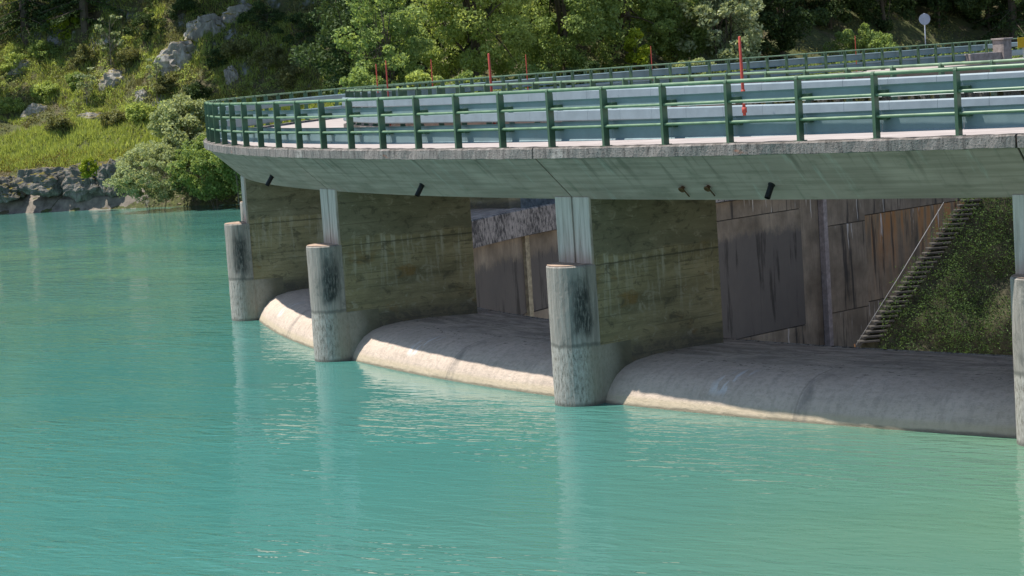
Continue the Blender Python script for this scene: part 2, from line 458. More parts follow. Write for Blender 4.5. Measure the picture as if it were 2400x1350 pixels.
APRON = mat_plain('silty_concrete', (0.20, 0.172, 0.14), 0.95, 2.2, 0.5)
STEPM = mat_plain('step_concrete', (0.065, 0.06, 0.052), 0.95, 3.0, 0.4)
SIGNM = mat_plain('grey_sign_back', (0.36, 0.39, 0.46), 0.5, 3, 0.15)
YELLOW = mat_plain('yellow_paint', (0.62, 0.40, 0.02), 0.5, 3, 0.1)
PILLAR = mat_plain('weathered_concrete', (0.30, 0.26, 0.24), 0.95, 4.0, 0.3)
BARK = mat_plain('bark', (0.10, 0.08, 0.06), 0.95, 9, 0.4)
TWIG = mat_plain('bare_twigs', (0.22, 0.18, 0.14), 0.95, 9, 0.3)
L_FRESH = mat_leaf('fresh_green_leaves', (0.07, 0.12, 0.032), (0.48, 0.57, 0.19), 0.5)
L_MID = mat_leaf('mid_green_leaves', (0.055, 0.10, 0.027), (0.33, 0.43, 0.145), 0.45)
L_GREY = mat_leaf('grey_green_leaves', (0.11, 0.145, 0.07), (0.48, 0.54, 0.30), 0.45)
L_PALE = mat_leaf('pale_downy_leaves', (0.10, 0.15, 0.05), (0.42, 0.47, 0.27), 0.3, (0.78, 0.80, 0.64))
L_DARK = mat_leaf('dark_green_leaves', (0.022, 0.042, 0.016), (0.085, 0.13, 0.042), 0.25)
L_YELL = mat_leaf('yellow_green_leaves', (0.12, 0.18, 0.015), (0.32, 0.38, 0.03), 0.35)
L_SCRUB = mat_leaf('scrub_leaves', (0.06, 0.068, 0.025), (0.27, 0.275, 0.11), 0.35)
L_MOSS = mat_leaf('moss_cushions', (0.10, 0.08, 0.012), (0.27, 0.20, 0.03), 0.15, (0.34, 0.15, 0.03))
G_GRASS = mat_leaf('grass_blades', (0.16, 0.215, 0.045), (0.46, 0.53, 0.15), 0.45, (0.55, 0.50, 0.25))
G_DRY = mat_leaf('dry_grass', (0.10, 0.10, 0.035), (0.30, 0.27, 0.11), 0.25)
L_GROUND = mat_leaf('bank_ground_cover', (0.028, 0.058, 0.018), (0.115, 0.185, 0.055), 0.4)


# ------------------------------------------------------------------ object helpers
def tag(o, label=None, cat=None, group=None, kind=None):
    if label: o['label'] = label
    if cat: o['category'] = cat
    if group: o['group'] = group
    if kind: o['kind'] = kind
    return o


def empty(name, loc=(0, 0, 0), rz=0.0):
    o = bpy.data.objects.new(name, None)
    o.location = loc
    o.rotation_euler = (0, 0, rz)
    o.empty_display_size = 0.2
    col.objects.link(o)
    return o


def link(name, me, mat=None, parent=None, smooth=False):
    if mat is not None:
        me.materials.append(mat)
    if smooth:
        me.polygons.foreach_set('use_smooth', [True] * len(me.polygons))
    o = bpy.data.objects.new(name, me)
    col.objects.link(o)
    if parent is not None:
        o.parent = parent
    return o


def mesh(name, verts, faces, uvs=None):
    me = bpy.data.meshes.new(name)
    me.from_pydata([tuple(v) for v in verts], [], faces)
    if uvs is not None:
        lay = me.uv_layers.new(name='UVMap')
        vi = np.empty(len(me.loops), dtype=np.int32)
        me.loops.foreach_get('vertex_index', vi)
        lay.data.foreach_set('uv', np.asarray(uvs, dtype=np.float32)[vi].ravel())
    me.update()
    return me


def quads_mesh(name, V):
    """V: (n, k, 3) array of loose polygons with k corners each."""
    n, k = V.shape[:2]
    me = bpy.data.meshes.new(name)
    me.vertices.add(n * k)
    me.vertices.foreach_set('co', V.astype(np.float32).ravel())
    me.loops.add(n * k)
    me.loops.foreach_set('vertex_index', np.arange(n * k, dtype=np.int32))
    me.polygons.add(n)
    me.polygons.foreach_set('loop_start', np.arange(0, n * k, k, dtype=np.int32))
    me.polygons.foreach_set('loop_total', np.full(n, k, dtype=np.int32))
    me.update(calc_edges=True)
    return me


def box_geo(x0, x1, y0, y1, z0, z1):
    v = [(x, y, z) for z in (z0, z1) for x, y in ((x0, y0), (x1, y0), (x1, y1), (x0, y1))]
    f = [(0, 3, 2, 1), (4, 5, 6, 7), (0, 1, 5, 4), (1, 2, 6, 5), (2, 3, 7, 6), (3, 0, 4, 7)]
    return v, f


def box_mesh(name, x0, x1, y0, y1, z0, z1, bev=0.0):
    me = mesh(name, *box_geo(x0, x1, y0, y1, z0, z1))
    if bev:
        bm = bmesh.new()
        bm.from_mesh(me)
        bmesh.ops.bevel(bm, geom=bm.edges[:], offset=bev, segments=1, affect='EDGES')
        bm.to_mesh(me)
        bm.free()
    return me


def tube_geo(pts, rad, n=8, cap=True):
    """pts: points; rad: radius or list."""
    pts = [Vector(p) for p in pts]
    rads = rad if hasattr(rad, '__len__') else [rad] * len(pts)
    V, Fc = [], []
    for i, p in enumerate(pts):
        t = (pts[min(i + 1, len(pts) - 1)] - pts[max(i - 1, 0)])
        t = t.normalized() if t.length > 1e-9 else Vector((0, 0, 1))
        ref = Vector((0, 0, 1)) if abs(t.z) < 0.9 else Vector((1, 0, 0))
        a = t.cross(ref).normalized()
        b = t.cross(a)
        for j in range(n):
            q = 2 * math.pi * j / n
            V.append(p + (a * math.cos(q) + b * math.sin(q)) * rads[i])
    for i in range(len(pts) - 1):
        for j in range(n):
            k = (j + 1) % n
            Fc.append((i * n + j, i * n + k, (i + 1) * n + k, (i + 1) * n + j))
    if cap:
        Fc.append(tuple(range(n - 1, -1, -1)))
        Fc.append(tuple((len(pts) - 1) * n + j for j in range(n)))
    return V, Fc


def join_geo(parts):
    V, Fc = [], []
    for v, f in parts:
        o = len(V)
        V += [tuple(x) for x in v]
        Fc += [tuple(i + o for i in q) for q in f]
    return V, Fc


# ------------------------------------------------------------------ the horseshoe line of the bridge
OX, OY, RAD = 33.4, 66.0, 42.3
A0, A1 = 256.0, 140.0
S_ARC = R(A0 - A1) * RAD
S_END = S_ARC + 60.0
DECK_Z, ROAD_Z, SOF_Z = 4.945, 4.90, 3.90


def s_of(a):
    return R(A0 - a) * RAD


_tail = []
_p = np.array([OX + RAD * math.cos(R(A1)), OY + RAD * math.sin(R(A1))])
for _i in range(0, 241):
    _s = _i * 0.25
    _h = R(max(42.0, 50.0 - 8.0 * _s / 15.0))
    _tail.append((_p[0], _p[1], _h))
    _p = _p + np.array([math.cos(_h), math.sin(_h)]) * 0.25


def E(s, w=0.0, z=0.0):
    """Point at arc length s along the bridge's outer edge, w metres inwards."""
    if s <= S_ARC:
        a = R(A0) - s / RAD
        return Vector((OX + (RAD - w) * math.cos(a), OY + (RAD - w) * math.sin(a), z))
    i = min((s - S_ARC) / 0.25, 239.999)
    j = int(i)
    f = i - j
    x = _tail[j][0] * (1 - f) + _tail[j + 1][0] * f
    y = _tail[j][1] * (1 - f) + _tail[j + 1][1] * f
    h = _tail[j][2]
    return Vector((x + math.sin(h) * w, y - math.cos(h) * w, z))


def heading(s):
    """Heading of the inward normal."""
    if s <= S_ARC:
        return R(A0) - s / RAD + math.pi
    j = int(min((s - S_ARC) / 0.25, 239.9))
    return _tail[j][2] - math.pi / 2


_wa = np.array([100, 165, 178, 188, 198, 208, 216, 226, 260.0])
_ww = np.array([4.4, 4.3, 4.25, 5.4, 7.0, 8.0, 8.4, 8.35, 8.35])


def Wd(s):
    a = A0 - math.degrees(s / RAD)
    return float(np.interp(a, _wa, _ww))


def sweep(name, s0, s1, prof, ds=0.5, closed=False, jitter=0.0, caps=False):
    """prof(s) -> list of (w, z); returns a mesh with uv = metres along, metres round the profile."""
    n = max(2, int(math.ceil((s1 - s0) / ds)) + 1)
    V, U, Fc = [], [], []
    for i in range(n):
        s = s0 + (s1 - s0) * i / (n - 1)
        pr = prof(s)
        ln = 0
        for j, (w, z) in enumerate(pr):
            if j:
                ln += math.hypot(w - pr[j - 1][0], z - pr[j - 1][1])
            dw = dz = 0
            if jitter:
                q = noise.noise(Vector((s * 2.3, j * 7.1, 3.3))) + 0.6 * noise.noise(Vector((s * 7.0, j * 5.1, 9.3)))
                dw, dz = jitter * q, jitter * 0.6 * noise.noise(Vector((s * 4.0, j * 3.7, 1.3)))
            V.append(E(s, w + dw, z + dz))
            U.append((s - s0, ln))
    k = len(pr)
    for i in range(n - 1):
        for j in range(k - (0 if closed else 1)):
            q = (j + 1) % k
            Fc.append((i * k + j, (i + 1) * k + j, (i + 1) * k + q, i * k + q))
    if caps:
        Fc.append(tuple(range(k)))
        Fc.append(tuple((n - 1) * k + j for j in range(k - 1, -1, -1)))
    return mesh(name, V, Fc, U)


PIER_A = [246.75, 232.87, 219.05, 205.12, 191.37, 177.6, 163.8, 150.3]
JOINTS = [A0] + PIER_A + [140.0, 131.0, 122.0, 113.0]
S_FARPIL = 0.0

# ------------------------------------------------------------------ water
wl = [E(s, 1.05, 0.0) for s in np.linspace(0, S_ARC, 90)]
poly = wl + [Vector((8, 108, 0)), Vector((0, 130, 0)), Vector((-60, 150, 0)), Vector((-170, 190, 0)), Vector((-170, -60, 0)), Vector((70, -60, 0)), Vector((70, 10, 0))]
tris = geometry.tessellate_polygon([poly])
wme = mesh('water', poly, [tuple(t) for t in tris])
bmw = bmesh.new()
bmw.from_mesh(wme)
for fc in bmw.faces:
    fc.normal_update()
    if fc.normal.z < 0:
        fc.normal_flip()
bmw.to_mesh(wme)
bmw.free()
tag(link('water', wme, WATER), kind='structure', label='rippled turquoise reservoir water')

# ------------------------------------------------------------------ bridge deck
deck = empty('bridge_deck', E(s_of(205), 3, ROAD_Z))
deck.location = (0, 0, 0)
tag(deck, 'curved concrete road deck on piers sweeping round the spillway', 'bridge')


def deck_prof(s):
    W = Wd(s)
    return [(0.42, ROAD_Z), (0.05, ROAD_Z - 0.03), (0.045, 4.755), (0.95, SOF_Z), (W - 0.95, SOF_Z), (W - 0.05, 4.70), (W - 0.05, ROAD_Z - 0.08), (W - 0.42, ROAD_Z - 0.07)]


def kerb_prof(s):
    return [(0.40, ROAD_Z - 0.02), (0.40, 4.94), (0.035, 4.945), (0.0, 4.92), (0.0, 4.745), (0.06, 4.735)]


def zin(s):
    return 4.90 + 0.07 * float(np.interp(A0 - math.degrees(s / RAD), [198, 222], [1, 0]))


def kerb_in_prof(s):
    W = Wd(s)
    return [(W - 0.40, ROAD_Z - 0.10), (W - 0.40, zin(s)), (W - 0.03, zin(s)), (W, zin(s) - 0.02), (W, 4.69), (W - 0.06, 4.68)]


for i in range(len(JOINTS) - 1):
    s0, s1 = s_of(JOINTS[i]) + 0.02, s_of(JOINTS[i + 1]) - 0.02
    near = JOINTS[i] > 180
    d = link('deck_segment', sweep('deck_segment', s0, s1, deck_prof, 0.5, closed=True, caps=True), SOFFIT, deck)
    d.data.materials.append(ROAD)
    for p in d.data.polygons:
        if p.normal.z > 0.7:
            p.material_index = 1
    link('edge_kerb', sweep('edge_kerb', s0, s1, kerb_prof, 0.12 if near else 0.5, closed=True, jitter=0.022, caps=True), KERB, deck)
    link('edge_kerb', sweep('edge_kerb', s0, s1, kerb_in_prof, 0.5, closed=True, caps=True), KERB, deck)
    if i:
        def seal_prof(s):
            W = Wd(s)
            return [(0.1, ROAD_Z - 0.05), (0.08, 4.76), (0.98, SOF_Z + 0.04), (W - 0.98, SOF_Z + 0.04), (W - 0.1, 4.72), (W - 0.1, ROAD_Z - 0.11)]
        link('joint_filler', sweep('joint_filler', s0 - 0.04, s0 + 0.01, seal_prof, 0.05, closed=True, caps=True), SEAL, deck)
# the far road goes on over solid ground
link('deck_segment', sweep('deck_segment', s_of(113) + 0.0, S_END, deck_prof, 1.0, closed=True, caps=True), ROAD, deck)


def on_chamfer(x, y):
    """Where the ray of a photograph pixel meets the sloping soffit."""
    best = None
    for d in np.linspace(25, 75, 1001):
        p = at(x, y, d)
        r = math.hypot(p.x - OX, p.y - OY)
        w = RAD - r
        if w < 0.045:
            continue
        zc = 4.755 - (w - 0.045) * (4.755 - SOF_Z) / 0.905
        if p.z <= 4.755 and w <= 1.1 and abs(p.z - zc) < 0.03:
            best = p
            break
    return best


for (x, y, ln) in ((637, 414, 0.34), (989, 434, 0.34), (1808, 434, 0.34), ):
    p = on_chamfer(x, y)
    if p is None:
        p = at(x, y, 50)
    a = math.atan2(p.y - OY, p.x - OX)
    out = Vector((math.cos(a), math.sin(a), 0))
    dr = (out * 0.55 + Vector((0, 0, -0.83))).normalized()
    V1, F1 = tube_geo([p - dr * 0.06, p + dr * 0.25], 0.054, 12, cap=False)
    V2, F2 = tube_geo([p + dr * 0.25, p - dr * 0.05], 0.045, 12, cap=False)
    V3, F3 = tube_geo([p - dr * 0.02, p + dr * 0.0], 0.066, 12)
    link('drain_pipe', mesh('drain_pipe', *join_geo([(V1, F1), (V2, F2), (V3, F3)])), BLACK, deck, True)
for (x, y) in ((1600, 440), (1660, 438)):
    p = on_chamfer(x, y) or at(x, y, 38)
    a = math.atan2(p.y - OY, p.x - OX)
    out = Vector((math.cos(a), math.sin(a), 0))
    nrm = (out * 0.69 + Vector((0, 0, -0.72))).normalized()
    t = Vector((-math.sin(a), math.cos(a), 0))
    ring = [p + nrm * 0.05 + (t * math.cos(q) + nrm.cross(t) * math.sin(q)) * 0.05 for q in np.linspace(0, 2 * math.pi, 13)]
    dn = (Vector((0, 0, -1)) - out * 1.05).normalized()
    parts = [tube_geo(ring, 0.018, 6), tube_geo([p - nrm * 0.03, p + nrm * 0.05], 0.035, 8), tube_geo([p + nrm * 0.015, p + dn * 0.24 + nrm * 0.012], 0.012, 6)]
    link('lifting_eye', mesh('lifting_eye', *join_geo(parts)), RUST, deck, True)

# ------------------------------------------------------------------ weir and chute wall
weir = empty('spillway_weir')
tag(weir, 'rounded pale concrete weir crest curving between the bridge piers', 'weir')
WPROF = [(0.80, -1.6), (0.90, -0.5), (0.99, 0.0), (1.06, 0.16), (1.17, 0.335), (1.33, 0.50), (1.55, 0.625), (1.85, 0.705), (2.3, 0.75), (2.9, 0.765), (3.6, 0.752), (4.35, 0.715), (4.82, 0.68)]


def wp(s):
    # repeat the sweep's v from the waterline
    return WPROF


for i in range(len(PIER_A) - 1):
    s0, s1 = s_of(PIER_A[i]) + 0.02, s_of(PIER_A[i + 1]) - 0.02
    me = sweep('weir_bay', s0, s1, wp, 0.35)
    lay = me.uv_layers[0]
    uvv = np.empty(len(me.loops) * 2, dtype=np.float32)
    lay.data.foreach_get('uv', uvv)
    uvv[1::2] -= 1.62
    lay.data.foreach_set('uv', uvv)
    link('weir_bay', me, WEIR, weir, True)
link('crest_edge', sweep('crest_edge', s_of(246), S_END - 8, lambda s: [(4.8, 0.66), (4.84, 0.70), (4.9, 0.66), (4.9, -0.38), (4.4, -0.42)], 0.5), MOTTLE, weir)

wall = empty('chute_wall')
tag(wall, 'tall stained concrete wall with rust and lime streaks behind the stairs', 'wall')


def s_at_px(x, w, lo, hi):
    """Arc length where the line w metres in is seen at photograph column x."""
    best, bs = 1e9, lo
    for s in np.linspace(lo, hi, 1200):
        p = E(s, w, 0.0) - Vector((0, 0, CAM_Z))
        px = 1200 + F_PX * p.dot(rgt) / p.dot(fwd)
        if abs(px - x) < best:
            best, bs = abs(px - x), s
    return bs


W_CH = 4.45
sa = [s_at_px(x, W_CH, s_of(178), S_END - 5) for x in (1222, 1490, 1700, 1872, 1916, 2020, 2330)]
cuts = [s_of(178), sa[0], sa[1], sa[3], sa[4], sa[5], sa[6], S_END - 9]


def panel(s0, s1, z0, z1, w, m):
    link('wall_panel', sweep('wall_panel', s0 + 0.012, s1 - 0.012, lambda s: [(w - 0.3, z1), (w, z1 - 0.02), (w, z0 + 0.02), (w - 0.3, z0)], 0.5), m, wall)


link('wall_core', sweep('wall_core', cuts[0], cuts[-1], lambda s: [(W_CH - 0.12, -0.40), (W_CH - 0.12, -11.0)], 0.7), SEAL, wall)
G_, B_, O_ = CHUTE_G, CHUTE_B, CHUTE_O
for i, (zz, w, mts) in enumerate((((-0.45, -3.6, -6.5, -10), W_CH, (G_, G_, B_)), ((-0.45, -3.6, -6.5, -10), W_CH, (G_, G_, B_)), ((-0.45, -1.3, -6.9, -10), W_CH, (B_, G_, B_)),
                                 ((-0.45, -10), W_CH - 0.1, (B_,)), ((-0.45, -2.35, -6.6, -10), W_CH + 0.05, (B_, B_, B_)), ((-0.45, -2.1, -6.4, -10), W_CH + 0.02, (B_, O_, B_)), ((-0.45, -2.1, -6.4, -10), W_CH, (B_, O_, B_)))):
    for a, b, mt in zip(zz[:-1], zz[1:], mts):
        panel(cuts[i], cuts[i + 1], b, a, w, mt)
YST = mat_plain('yellowish_lime', (0.34, 0.29, 0.19), 0.9, 5, 0.4)
sq = s_at_px(1226, W_CH, s_of(178), S_END - 5)
link('wall_rib', sweep('wall_rib', sq - 0.16, sq + 0.18, lambda s: [(W_CH - 0.1, -0.42), (W_CH + 0.14 + 0.03 * math.sin(s * 40), -0.44), (W_CH + 0.14, -10), (W_CH - 0.1, -10)], 0.1, caps=True), YST, wall)
sp = s_at_px(1922, W_CH, s_of(178), S_END - 5)
link('wall_rib', sweep('wall_rib', sp - 0.12, sp + 0.16, lambda s: [(W_CH - 0.1, -0.45), (W_CH + 0.22, -0.47), (W_CH + 0.22, -10), (W_CH - 0.1, -10)], 0.1, caps=True), PILLAR, wall)

# chute floor
fl = [E(s, 4.3, -9.5) for s in np.linspace(0, S_END - 9, 90)]
tag(link('chute_floor', mesh('chute_floor', fl, [tuple(range(len(fl)))]), PILLAR), kind='structure', label='concrete floor of the spillway chute')

# ------------------------------------------------------------------ piers
pier_labels = ['bridge pier beyond the picture edge', 'concrete bridge pier cut off by the right edge of the picture',
               'large concrete bridge pier with black streaks on its round nose, nearest whole one', 'concrete bridge pier in the middle between the wider near pier and the far one',
               'slimmer looking concrete bridge pier at the left end of the bridge', 'small sliver of a pale pier half hidden behind the leftmost pier',
               'far side bridge pier hidden deep behind', 'far side pier end standing on the mottled crest edge']


def nose_geo(z0, z1, hw=0.50, seg=18):
    ring = [(-0.95, hw), (-0.80, hw)] + [(-0.80 + hw * math.sin(q), hw * math.cos(q)) for q in np.linspace(0, math.pi, seg)[1:-1]] + [(-0.80, -hw), (-0.95, -hw)]
    V, Fc = [], []
    zs = list(np.linspace(z0, 0.0, 3)) + list(np.linspace(0.15, z1 - 0.03, 18)) + [z1]
    for q, z in enumerate(zs):
        sh = 0.0 if q < len(zs) - 1 else 0.025
        for (x, y) in ring:
            k = 1 - sh / 0.5
            ch = 0.0
            if 0 < z < z1 - 0.02 or q == len(zs) - 2:
                ch = 0.012 * noise.noise(Vector((x * 4, y * 4, z * 1.5))) + 0.006 * noise.noise(Vector((x * 13, y * 13, z * 6)))
            V.append((x if x < -0.9 else -0.80 + (x + 0.80) * (k + ch), y * (k + ch), z))
    n = len(ring)
    for i in range(len(zs) - 1):
        for j in range(n):
            k = (j + 1) % n
            Fc.append((i * n + j, i * n + k, (i + 1) * n + k, (i + 1) * n + j)[::-1])
    Fc.append(tuple((len(zs) - 1) * n + j for j in range(n - 1, -1, -1)))
    return V, Fc


nose_me = mesh('nose', *nose_geo(-2.5, 2.68))
nose_me.materials.append(NOSE)
capg = [(v[0] * 0.97 - 0.02, v[1] * 0.95, 2.684) for v in nose_geo(0, 1)[0][:20]]
wall_me = box_mesh('wall', -4.25, -0.93, -0.484, 0.484, -2.5, SOF_Z + 0.06, 0.012)
wall_me.materials.append(PWALL)
fr_me = box_mesh('front_panel', -0.945, -0.885, 0.022, 0.488, 2.64, SOF_Z + 0.045, 0.008)
fr_me.materials.append(PFRONT)
fr2_me = box_mesh('front_panel', -0.945, -0.885, -0.488, -0.022, 2.64, SOF_Z + 0.045, 0.008)
fr2_me.materials.append(PFRONT)
foot_me = box_mesh('foot', -1.75, -0.94, -0.4865, 0.4865, -2.5, 1.12, 0.004)
foot_me.materials.append(NOSE)
cap_me = mesh('nose_top', [(v[0], v[1], 2.684) for v in capg], [tuple(range(19, -1, -1))])
cap_me.materials.append(mat_plain('silty_ledge', (0.34, 0.25, 0.19), 0.95, 5, 0.4))
for a, lb in zip(PIER_A[1:], pier_labels[1:]):
    if a in (163.8,):
        continue
    p = E(s_of(a), 0, 0)
    o = empty('bridge_pier', p, R(a))
    tag(o, lb, 'pier', 'concrete piers of the bridge')
    for nm, me in (('wall', wall_me), ('nose', nose_me), ('front_panel', fr_me), ('front_panel', fr2_me), ('nose_top', cap_me), ('foot', foot_me)):
        q = bpy.data.objects.new(nm, me)
        col.objects.link(q)
        q.parent = o

# ------------------------------------------------------------------ parapets
POST_W, POST_D = 0.056, 0.14


def post_geo(h=1.07):
    """Upright plate post with a rounded head; local +X along the rail, +Y inwards."""
    V, Fc = [], []
    hw = POST_W / 2
    prof = [(-POST_D / 2, 0), (-POST_D / 2, h - 0.04), (-POST_D / 2 + 0.015, h - 0.008), (-POST_D / 2 + 0.045, h + 0.012), (0.015, h + 0.005), (POST_D / 2 - 0.03, h - 0.03), (POST_D / 2, h - 0.09), (POST_D / 2, 0)]
    n = len(prof)
    for x in (-hw, hw):
        for y, z in prof:
            V.append((x, y, z))
    Fc.append(tuple(range(n)))
    Fc.append(tuple(range(2 * n - 1, n - 1, -1)))
    for j in range(n):
        k = (j + 1) % n
        Fc.append((j, j + n, k + n, k))
    base = box_geo(-0.075, 0.075, -0.085, 0.085, -0.02, 0.012)
    return join_geo([(V, Fc), base])


post_me = mesh('post', *post_geo())
post_me.materials.append(GREEN_D)
_post_far = mesh('post', *post_geo())
_post_far.materials.append(GREEN)
brk_me = box_mesh('bracket', 0.02, 0.16, -0.01, 0.115, -0.035, 0.035)
brk_me.materials.append(GREEN_D)


def beam_prof(w, z0, z1, face):
    """Folded steel beam; face = +1 when its front looks inwards to the road, -1 when outwards."""
    h = z1 - z0
    t = 0.035 * face
    return [(w, z0), (w + t, z0 + 0.03), (w + t, z1 - 0.03), (w, z1), (w - 0.006 * face, z1), (w - 0.006 * face + t * 0.8, z1 - 0.035), (w - 0.006 * face + t * 0.8, z0 + 0.035), (w - 0.006 * face, z0)]


def parapet(root, s_list, wpost, zbf, bands, bw, face, pipes, brackets=True, steel=STEEL_D):
    """wpost(s): how far in the posts stand; bands: (z0, z1) beams over zb; bw: beam offset from the posts."""
    zb = zbf if callable(zbf) else (lambda s: zbf)
    for s in s_list:
        p = E(s, wpost(s), zb(s))
        q = bpy.data.objects.new('post', post_me)
        col.objects.link(q)
        q.parent = root
        hd = heading(s)
        q.location = p
        q.rotation_euler = (0, 0, hd - math.pi / 2)
    s0, s1 = s_list[0] - 0.5, s_list[-1] + 0.5
    for z, r in pipes:
        n = int((s1 - s0) / 0.5)
        pts = [E(s, wpost(s) - 0.012, zb(s) + z) for s in np.linspace(s0, s1, n)]
        link('pipe_rail', mesh('pipe_rail', *tube_geo(pts, r, 10)), GREEN, root, True)
    for a, b in zip(s_list[:-1], s_list[1:]):
        for (z0, z1) in bands:
            me = sweep('beam_panel', a + 0.004, b - 0.004, lambda s: beam_prof(wpost(s) + bw, zb(s) + z0, zb(s) + z1, face), 0.75, closed=True, caps=True)
            link('beam_panel', me, steel, root)
    if brackets:
        for s in s_list:
            for (z0, z1) in bands:
                q = bpy.data.objects.new('bracket', brk_me)
                col.objects.link(q)
                q.parent = root
                q.location = E(s, wpost(s) + (0.06 if bw > 0 else -0.135), zb(s) + z1 - 0.12)
                q.rotation_euler = (0, 0, heading(s) - math.pi / 2)


DA = 1.985
out_near = [s_of(231.49 + DA * 2) + i * R(DA) * RAD for i in range(0, 28)]
par = empty('bridge_railing')
tag(par, 'green post and pipe railing along the outer lake side edge of the bridge', 'railing')
parapet(par, out_near, lambda s: 0.16, DECK_Z, ((0.66, 0.86), (0.09, 0.45)), 0.16, 1, ((1.045, 0.034), (0.70, 0.027), (0.355, 0.027)))

in_near = [s_of(238) + i * 1.47 for i in range(0, 32)]
par = empty('bridge_railing')
tag(par, 'green railing with pale blue grey guard beams on the inner side of the near roadway', 'railing')
parapet(par, in_near, lambda s: Wd(s) - 0.20, zin, ((0.56, 0.84), (0.09, 0.37)), -0.16, -1, ((1.045, 0.033),), True, STEEL)

s_end_rail = s_at_px(2420, 0.16, s_of(150), S_END - 2)
out_far = [out_near[-1] + 1.47 * (i + 1) for i in range(0, int((s_end_rail - out_near[-1]) / 1.47))]
par = empty('bridge_railing')
tag(par, 'distant green railing on the far outer side of the road below the trees', 'railing')
parapet(par, out_far, lambda s: 0.16, DECK_Z, ((0.60, 0.85), (0.09, 0.42)), 0.16, 1, ((1.045, 0.033),), False)

s_end_in = s_at_px(2350, 4.2, s_of(150), S_END - 2)
in_far = [in_near[-1] + 1.47 * (i + 1) for i in range(0, int((s_end_in - in_near[-1]) / 1.47))]
par = empty('bridge_railing')
tag(par, 'green railing on the inner side of the far roadway, seen between the other railings', 'railing')
parapet(par, in_far, lambda s: Wd(s) - 0.20, zin, ((0.56, 0.84), (0.09, 0.37)), -0.16, -1, ((1.045, 0.033),), False)

# concrete pillar where the far railing ends, with the yellow plate beside it
pp = E(s_end_in + 0.5, Wd(s_end_in) - 0.25, DECK_Z - 0.1)
rp = empty('end_pillar', pp, heading(s_end_in) - math.pi / 2)
tag(rp, 'square weathered concrete pillar where the far railing ends', 'pillar')
link('shaft', box_mesh('shaft', -0.30, 0.42, -0.36, 0.36, 0.0, 1.16, 0.02), PILLAR, rp)
link('coping', box_mesh('coping', -0.38, 0.48, -0.42, 0.42, 1.16, 1.26, 0.015), PILLAR, rp)
link('wall_stub', box_mesh('wall_stub', 0.42, 3.2, -0.2, 0.2, 0.0, 0.55, 0.02), PILLAR, rp)
pb = at(2399, 122, pp.y + 1.0)
rb = empty('yellow_sign', (pb.x, pb.y, ROAD_Z))
tag(rb, 'yellow plate on a post at the right edge beside the concrete pillar', 'sign')
link('plate', box_mesh('plate', -0.3, 0.3, -0.012, 0.012, 0.62, 1.16, 0.004), YELLOW, rb)
link('post', mesh('post', *tube_geo([(0, 0.035, 0), (0, 0.035, 1.15)], 0.022, 8)), SIGNM, rb)

# snow poles
def snow_pole(x, ytop, d, label, base=ROAD_Z, lean=0.0, k=0.66):
    t = at(x, ytop, d)
    o = empty('snow_pole', (t.x, t.y, base - 0.06))
    h = t.z - base + 0.06
    tag(o, label, 'snow pole', 'red snow poles along the road')
    link('shaft', mesh('shaft', *tube_geo([(lean, 0, 0), (lean * 0.5, 0, h * 0.5), (0, 0, h - 0.02), (0, 0, h)], [0.036 * k, 0.034 * k, 0.030 * k, 0.018 * k], 8)), RED, o, True)
    link('clamp', mesh('clamp', *tube_geo([(lean, 0, 0.30), (lean, 0, 0.42)], 0.055 * k, 10)), RED, o, True)
    link('clamp', mesh('clamp', *tube_geo([(lean * .7, 0, 0.72), (lean * .7, 0, 0.80)], 0.048 * k, 10)), RED, o, True)


snow_pole(1733, 85, 45.6, 'tall red snow pole nearest the right, in front of the pale guard beams', lean=0.02, k=1.0)
snow_pole(1145, 125, 56.2, 'tall red snow pole in the middle, before the bright green tree', lean=0.03, k=1.0)
snow_pole(904, 142, 64.5, 'thin red snow pole where the inner railing bends away')
snow_pole(881, 150, 78.0, 'faint red snow pole furthest left, just beside the bend of the inner railing')
snow_pole(1010, 140, 80.5, 'red snow pole on the far railing below the pale bushes')
snow_pole(1232, 128, 89.5, 'small red snow pole on the far railing below the bright green tree')
snow_pole(1525, 108, 98.0, 'small red snow pole on the far railing beside the yellow green bush')
snow_pole(2004, 84, 107.5, 'red snow pole on the far railing furthest to the right')

# round sign seen from behind
sg = at(2167, 45, 116.0)
so = empty('round_sign', (sg.x, sg.y, ROAD_Z - 0.3))
tag(so, 'round grey road sign seen from behind on a thin pole', 'sign')
hz = sg.z - (ROAD_Z - 0.3)
V, Fc = tube_geo([(0, -0.012, hz), (0, 0.012, hz)], 0.31, 28)
link('disc', mesh('disc', V, Fc), SIGNM, so)
link('pole', mesh('pole', *tube_geo([(0, 0.04, 0), (0, 0.04, hz + 0.33)], 0.028, 10)), SIGNM, so, True)
link('bracket', box_mesh('bracket', -0.2, 0.2, 0.014, 0.045, hz - 0.04, hz + 0.04), PILLAR, so)

# ------------------------------------------------------------------ terrain
SHORE = [(-190, 205, 0), (-120, 166, 0), (-60, 131, 0), (-28.5, 118.4, 0), (-21, 115.5, 0), (-14, 112.3, 0), (-11, 107, 0), (-9.2, 100, 0.15), (-7.8, 93, 0.5), (-6.3, 87.5, 1)]
for s in np.linspace(s_of(153), S_END, 18):
    q = E(s, -0.15, 0)
    SHORE.append((q.x, q.y, 1))
q = E(S_END, -0.15, 0)
SHORE += [(q.x + 60, q.y + 30, 1), (q.x + 160, q.y + 40, 1)]
SH = np.array(SHORE)
PS = np.array([-6, -0.4, 0.0, 0.5, 1.1, 1.4, 2.2, 5.5, 7.5, 11, 16, 30, 60, 140])
PZ = np.array([-4, -0.4, 0.0, 0.75, 1.05, 2.0, 2.55, 4.7, 5.3, 9.6, 16, 31, 60, 120])
RS = np.array([-6, -0.3, 0.0, 4.0, 7.0, 11, 20, 40, 140])
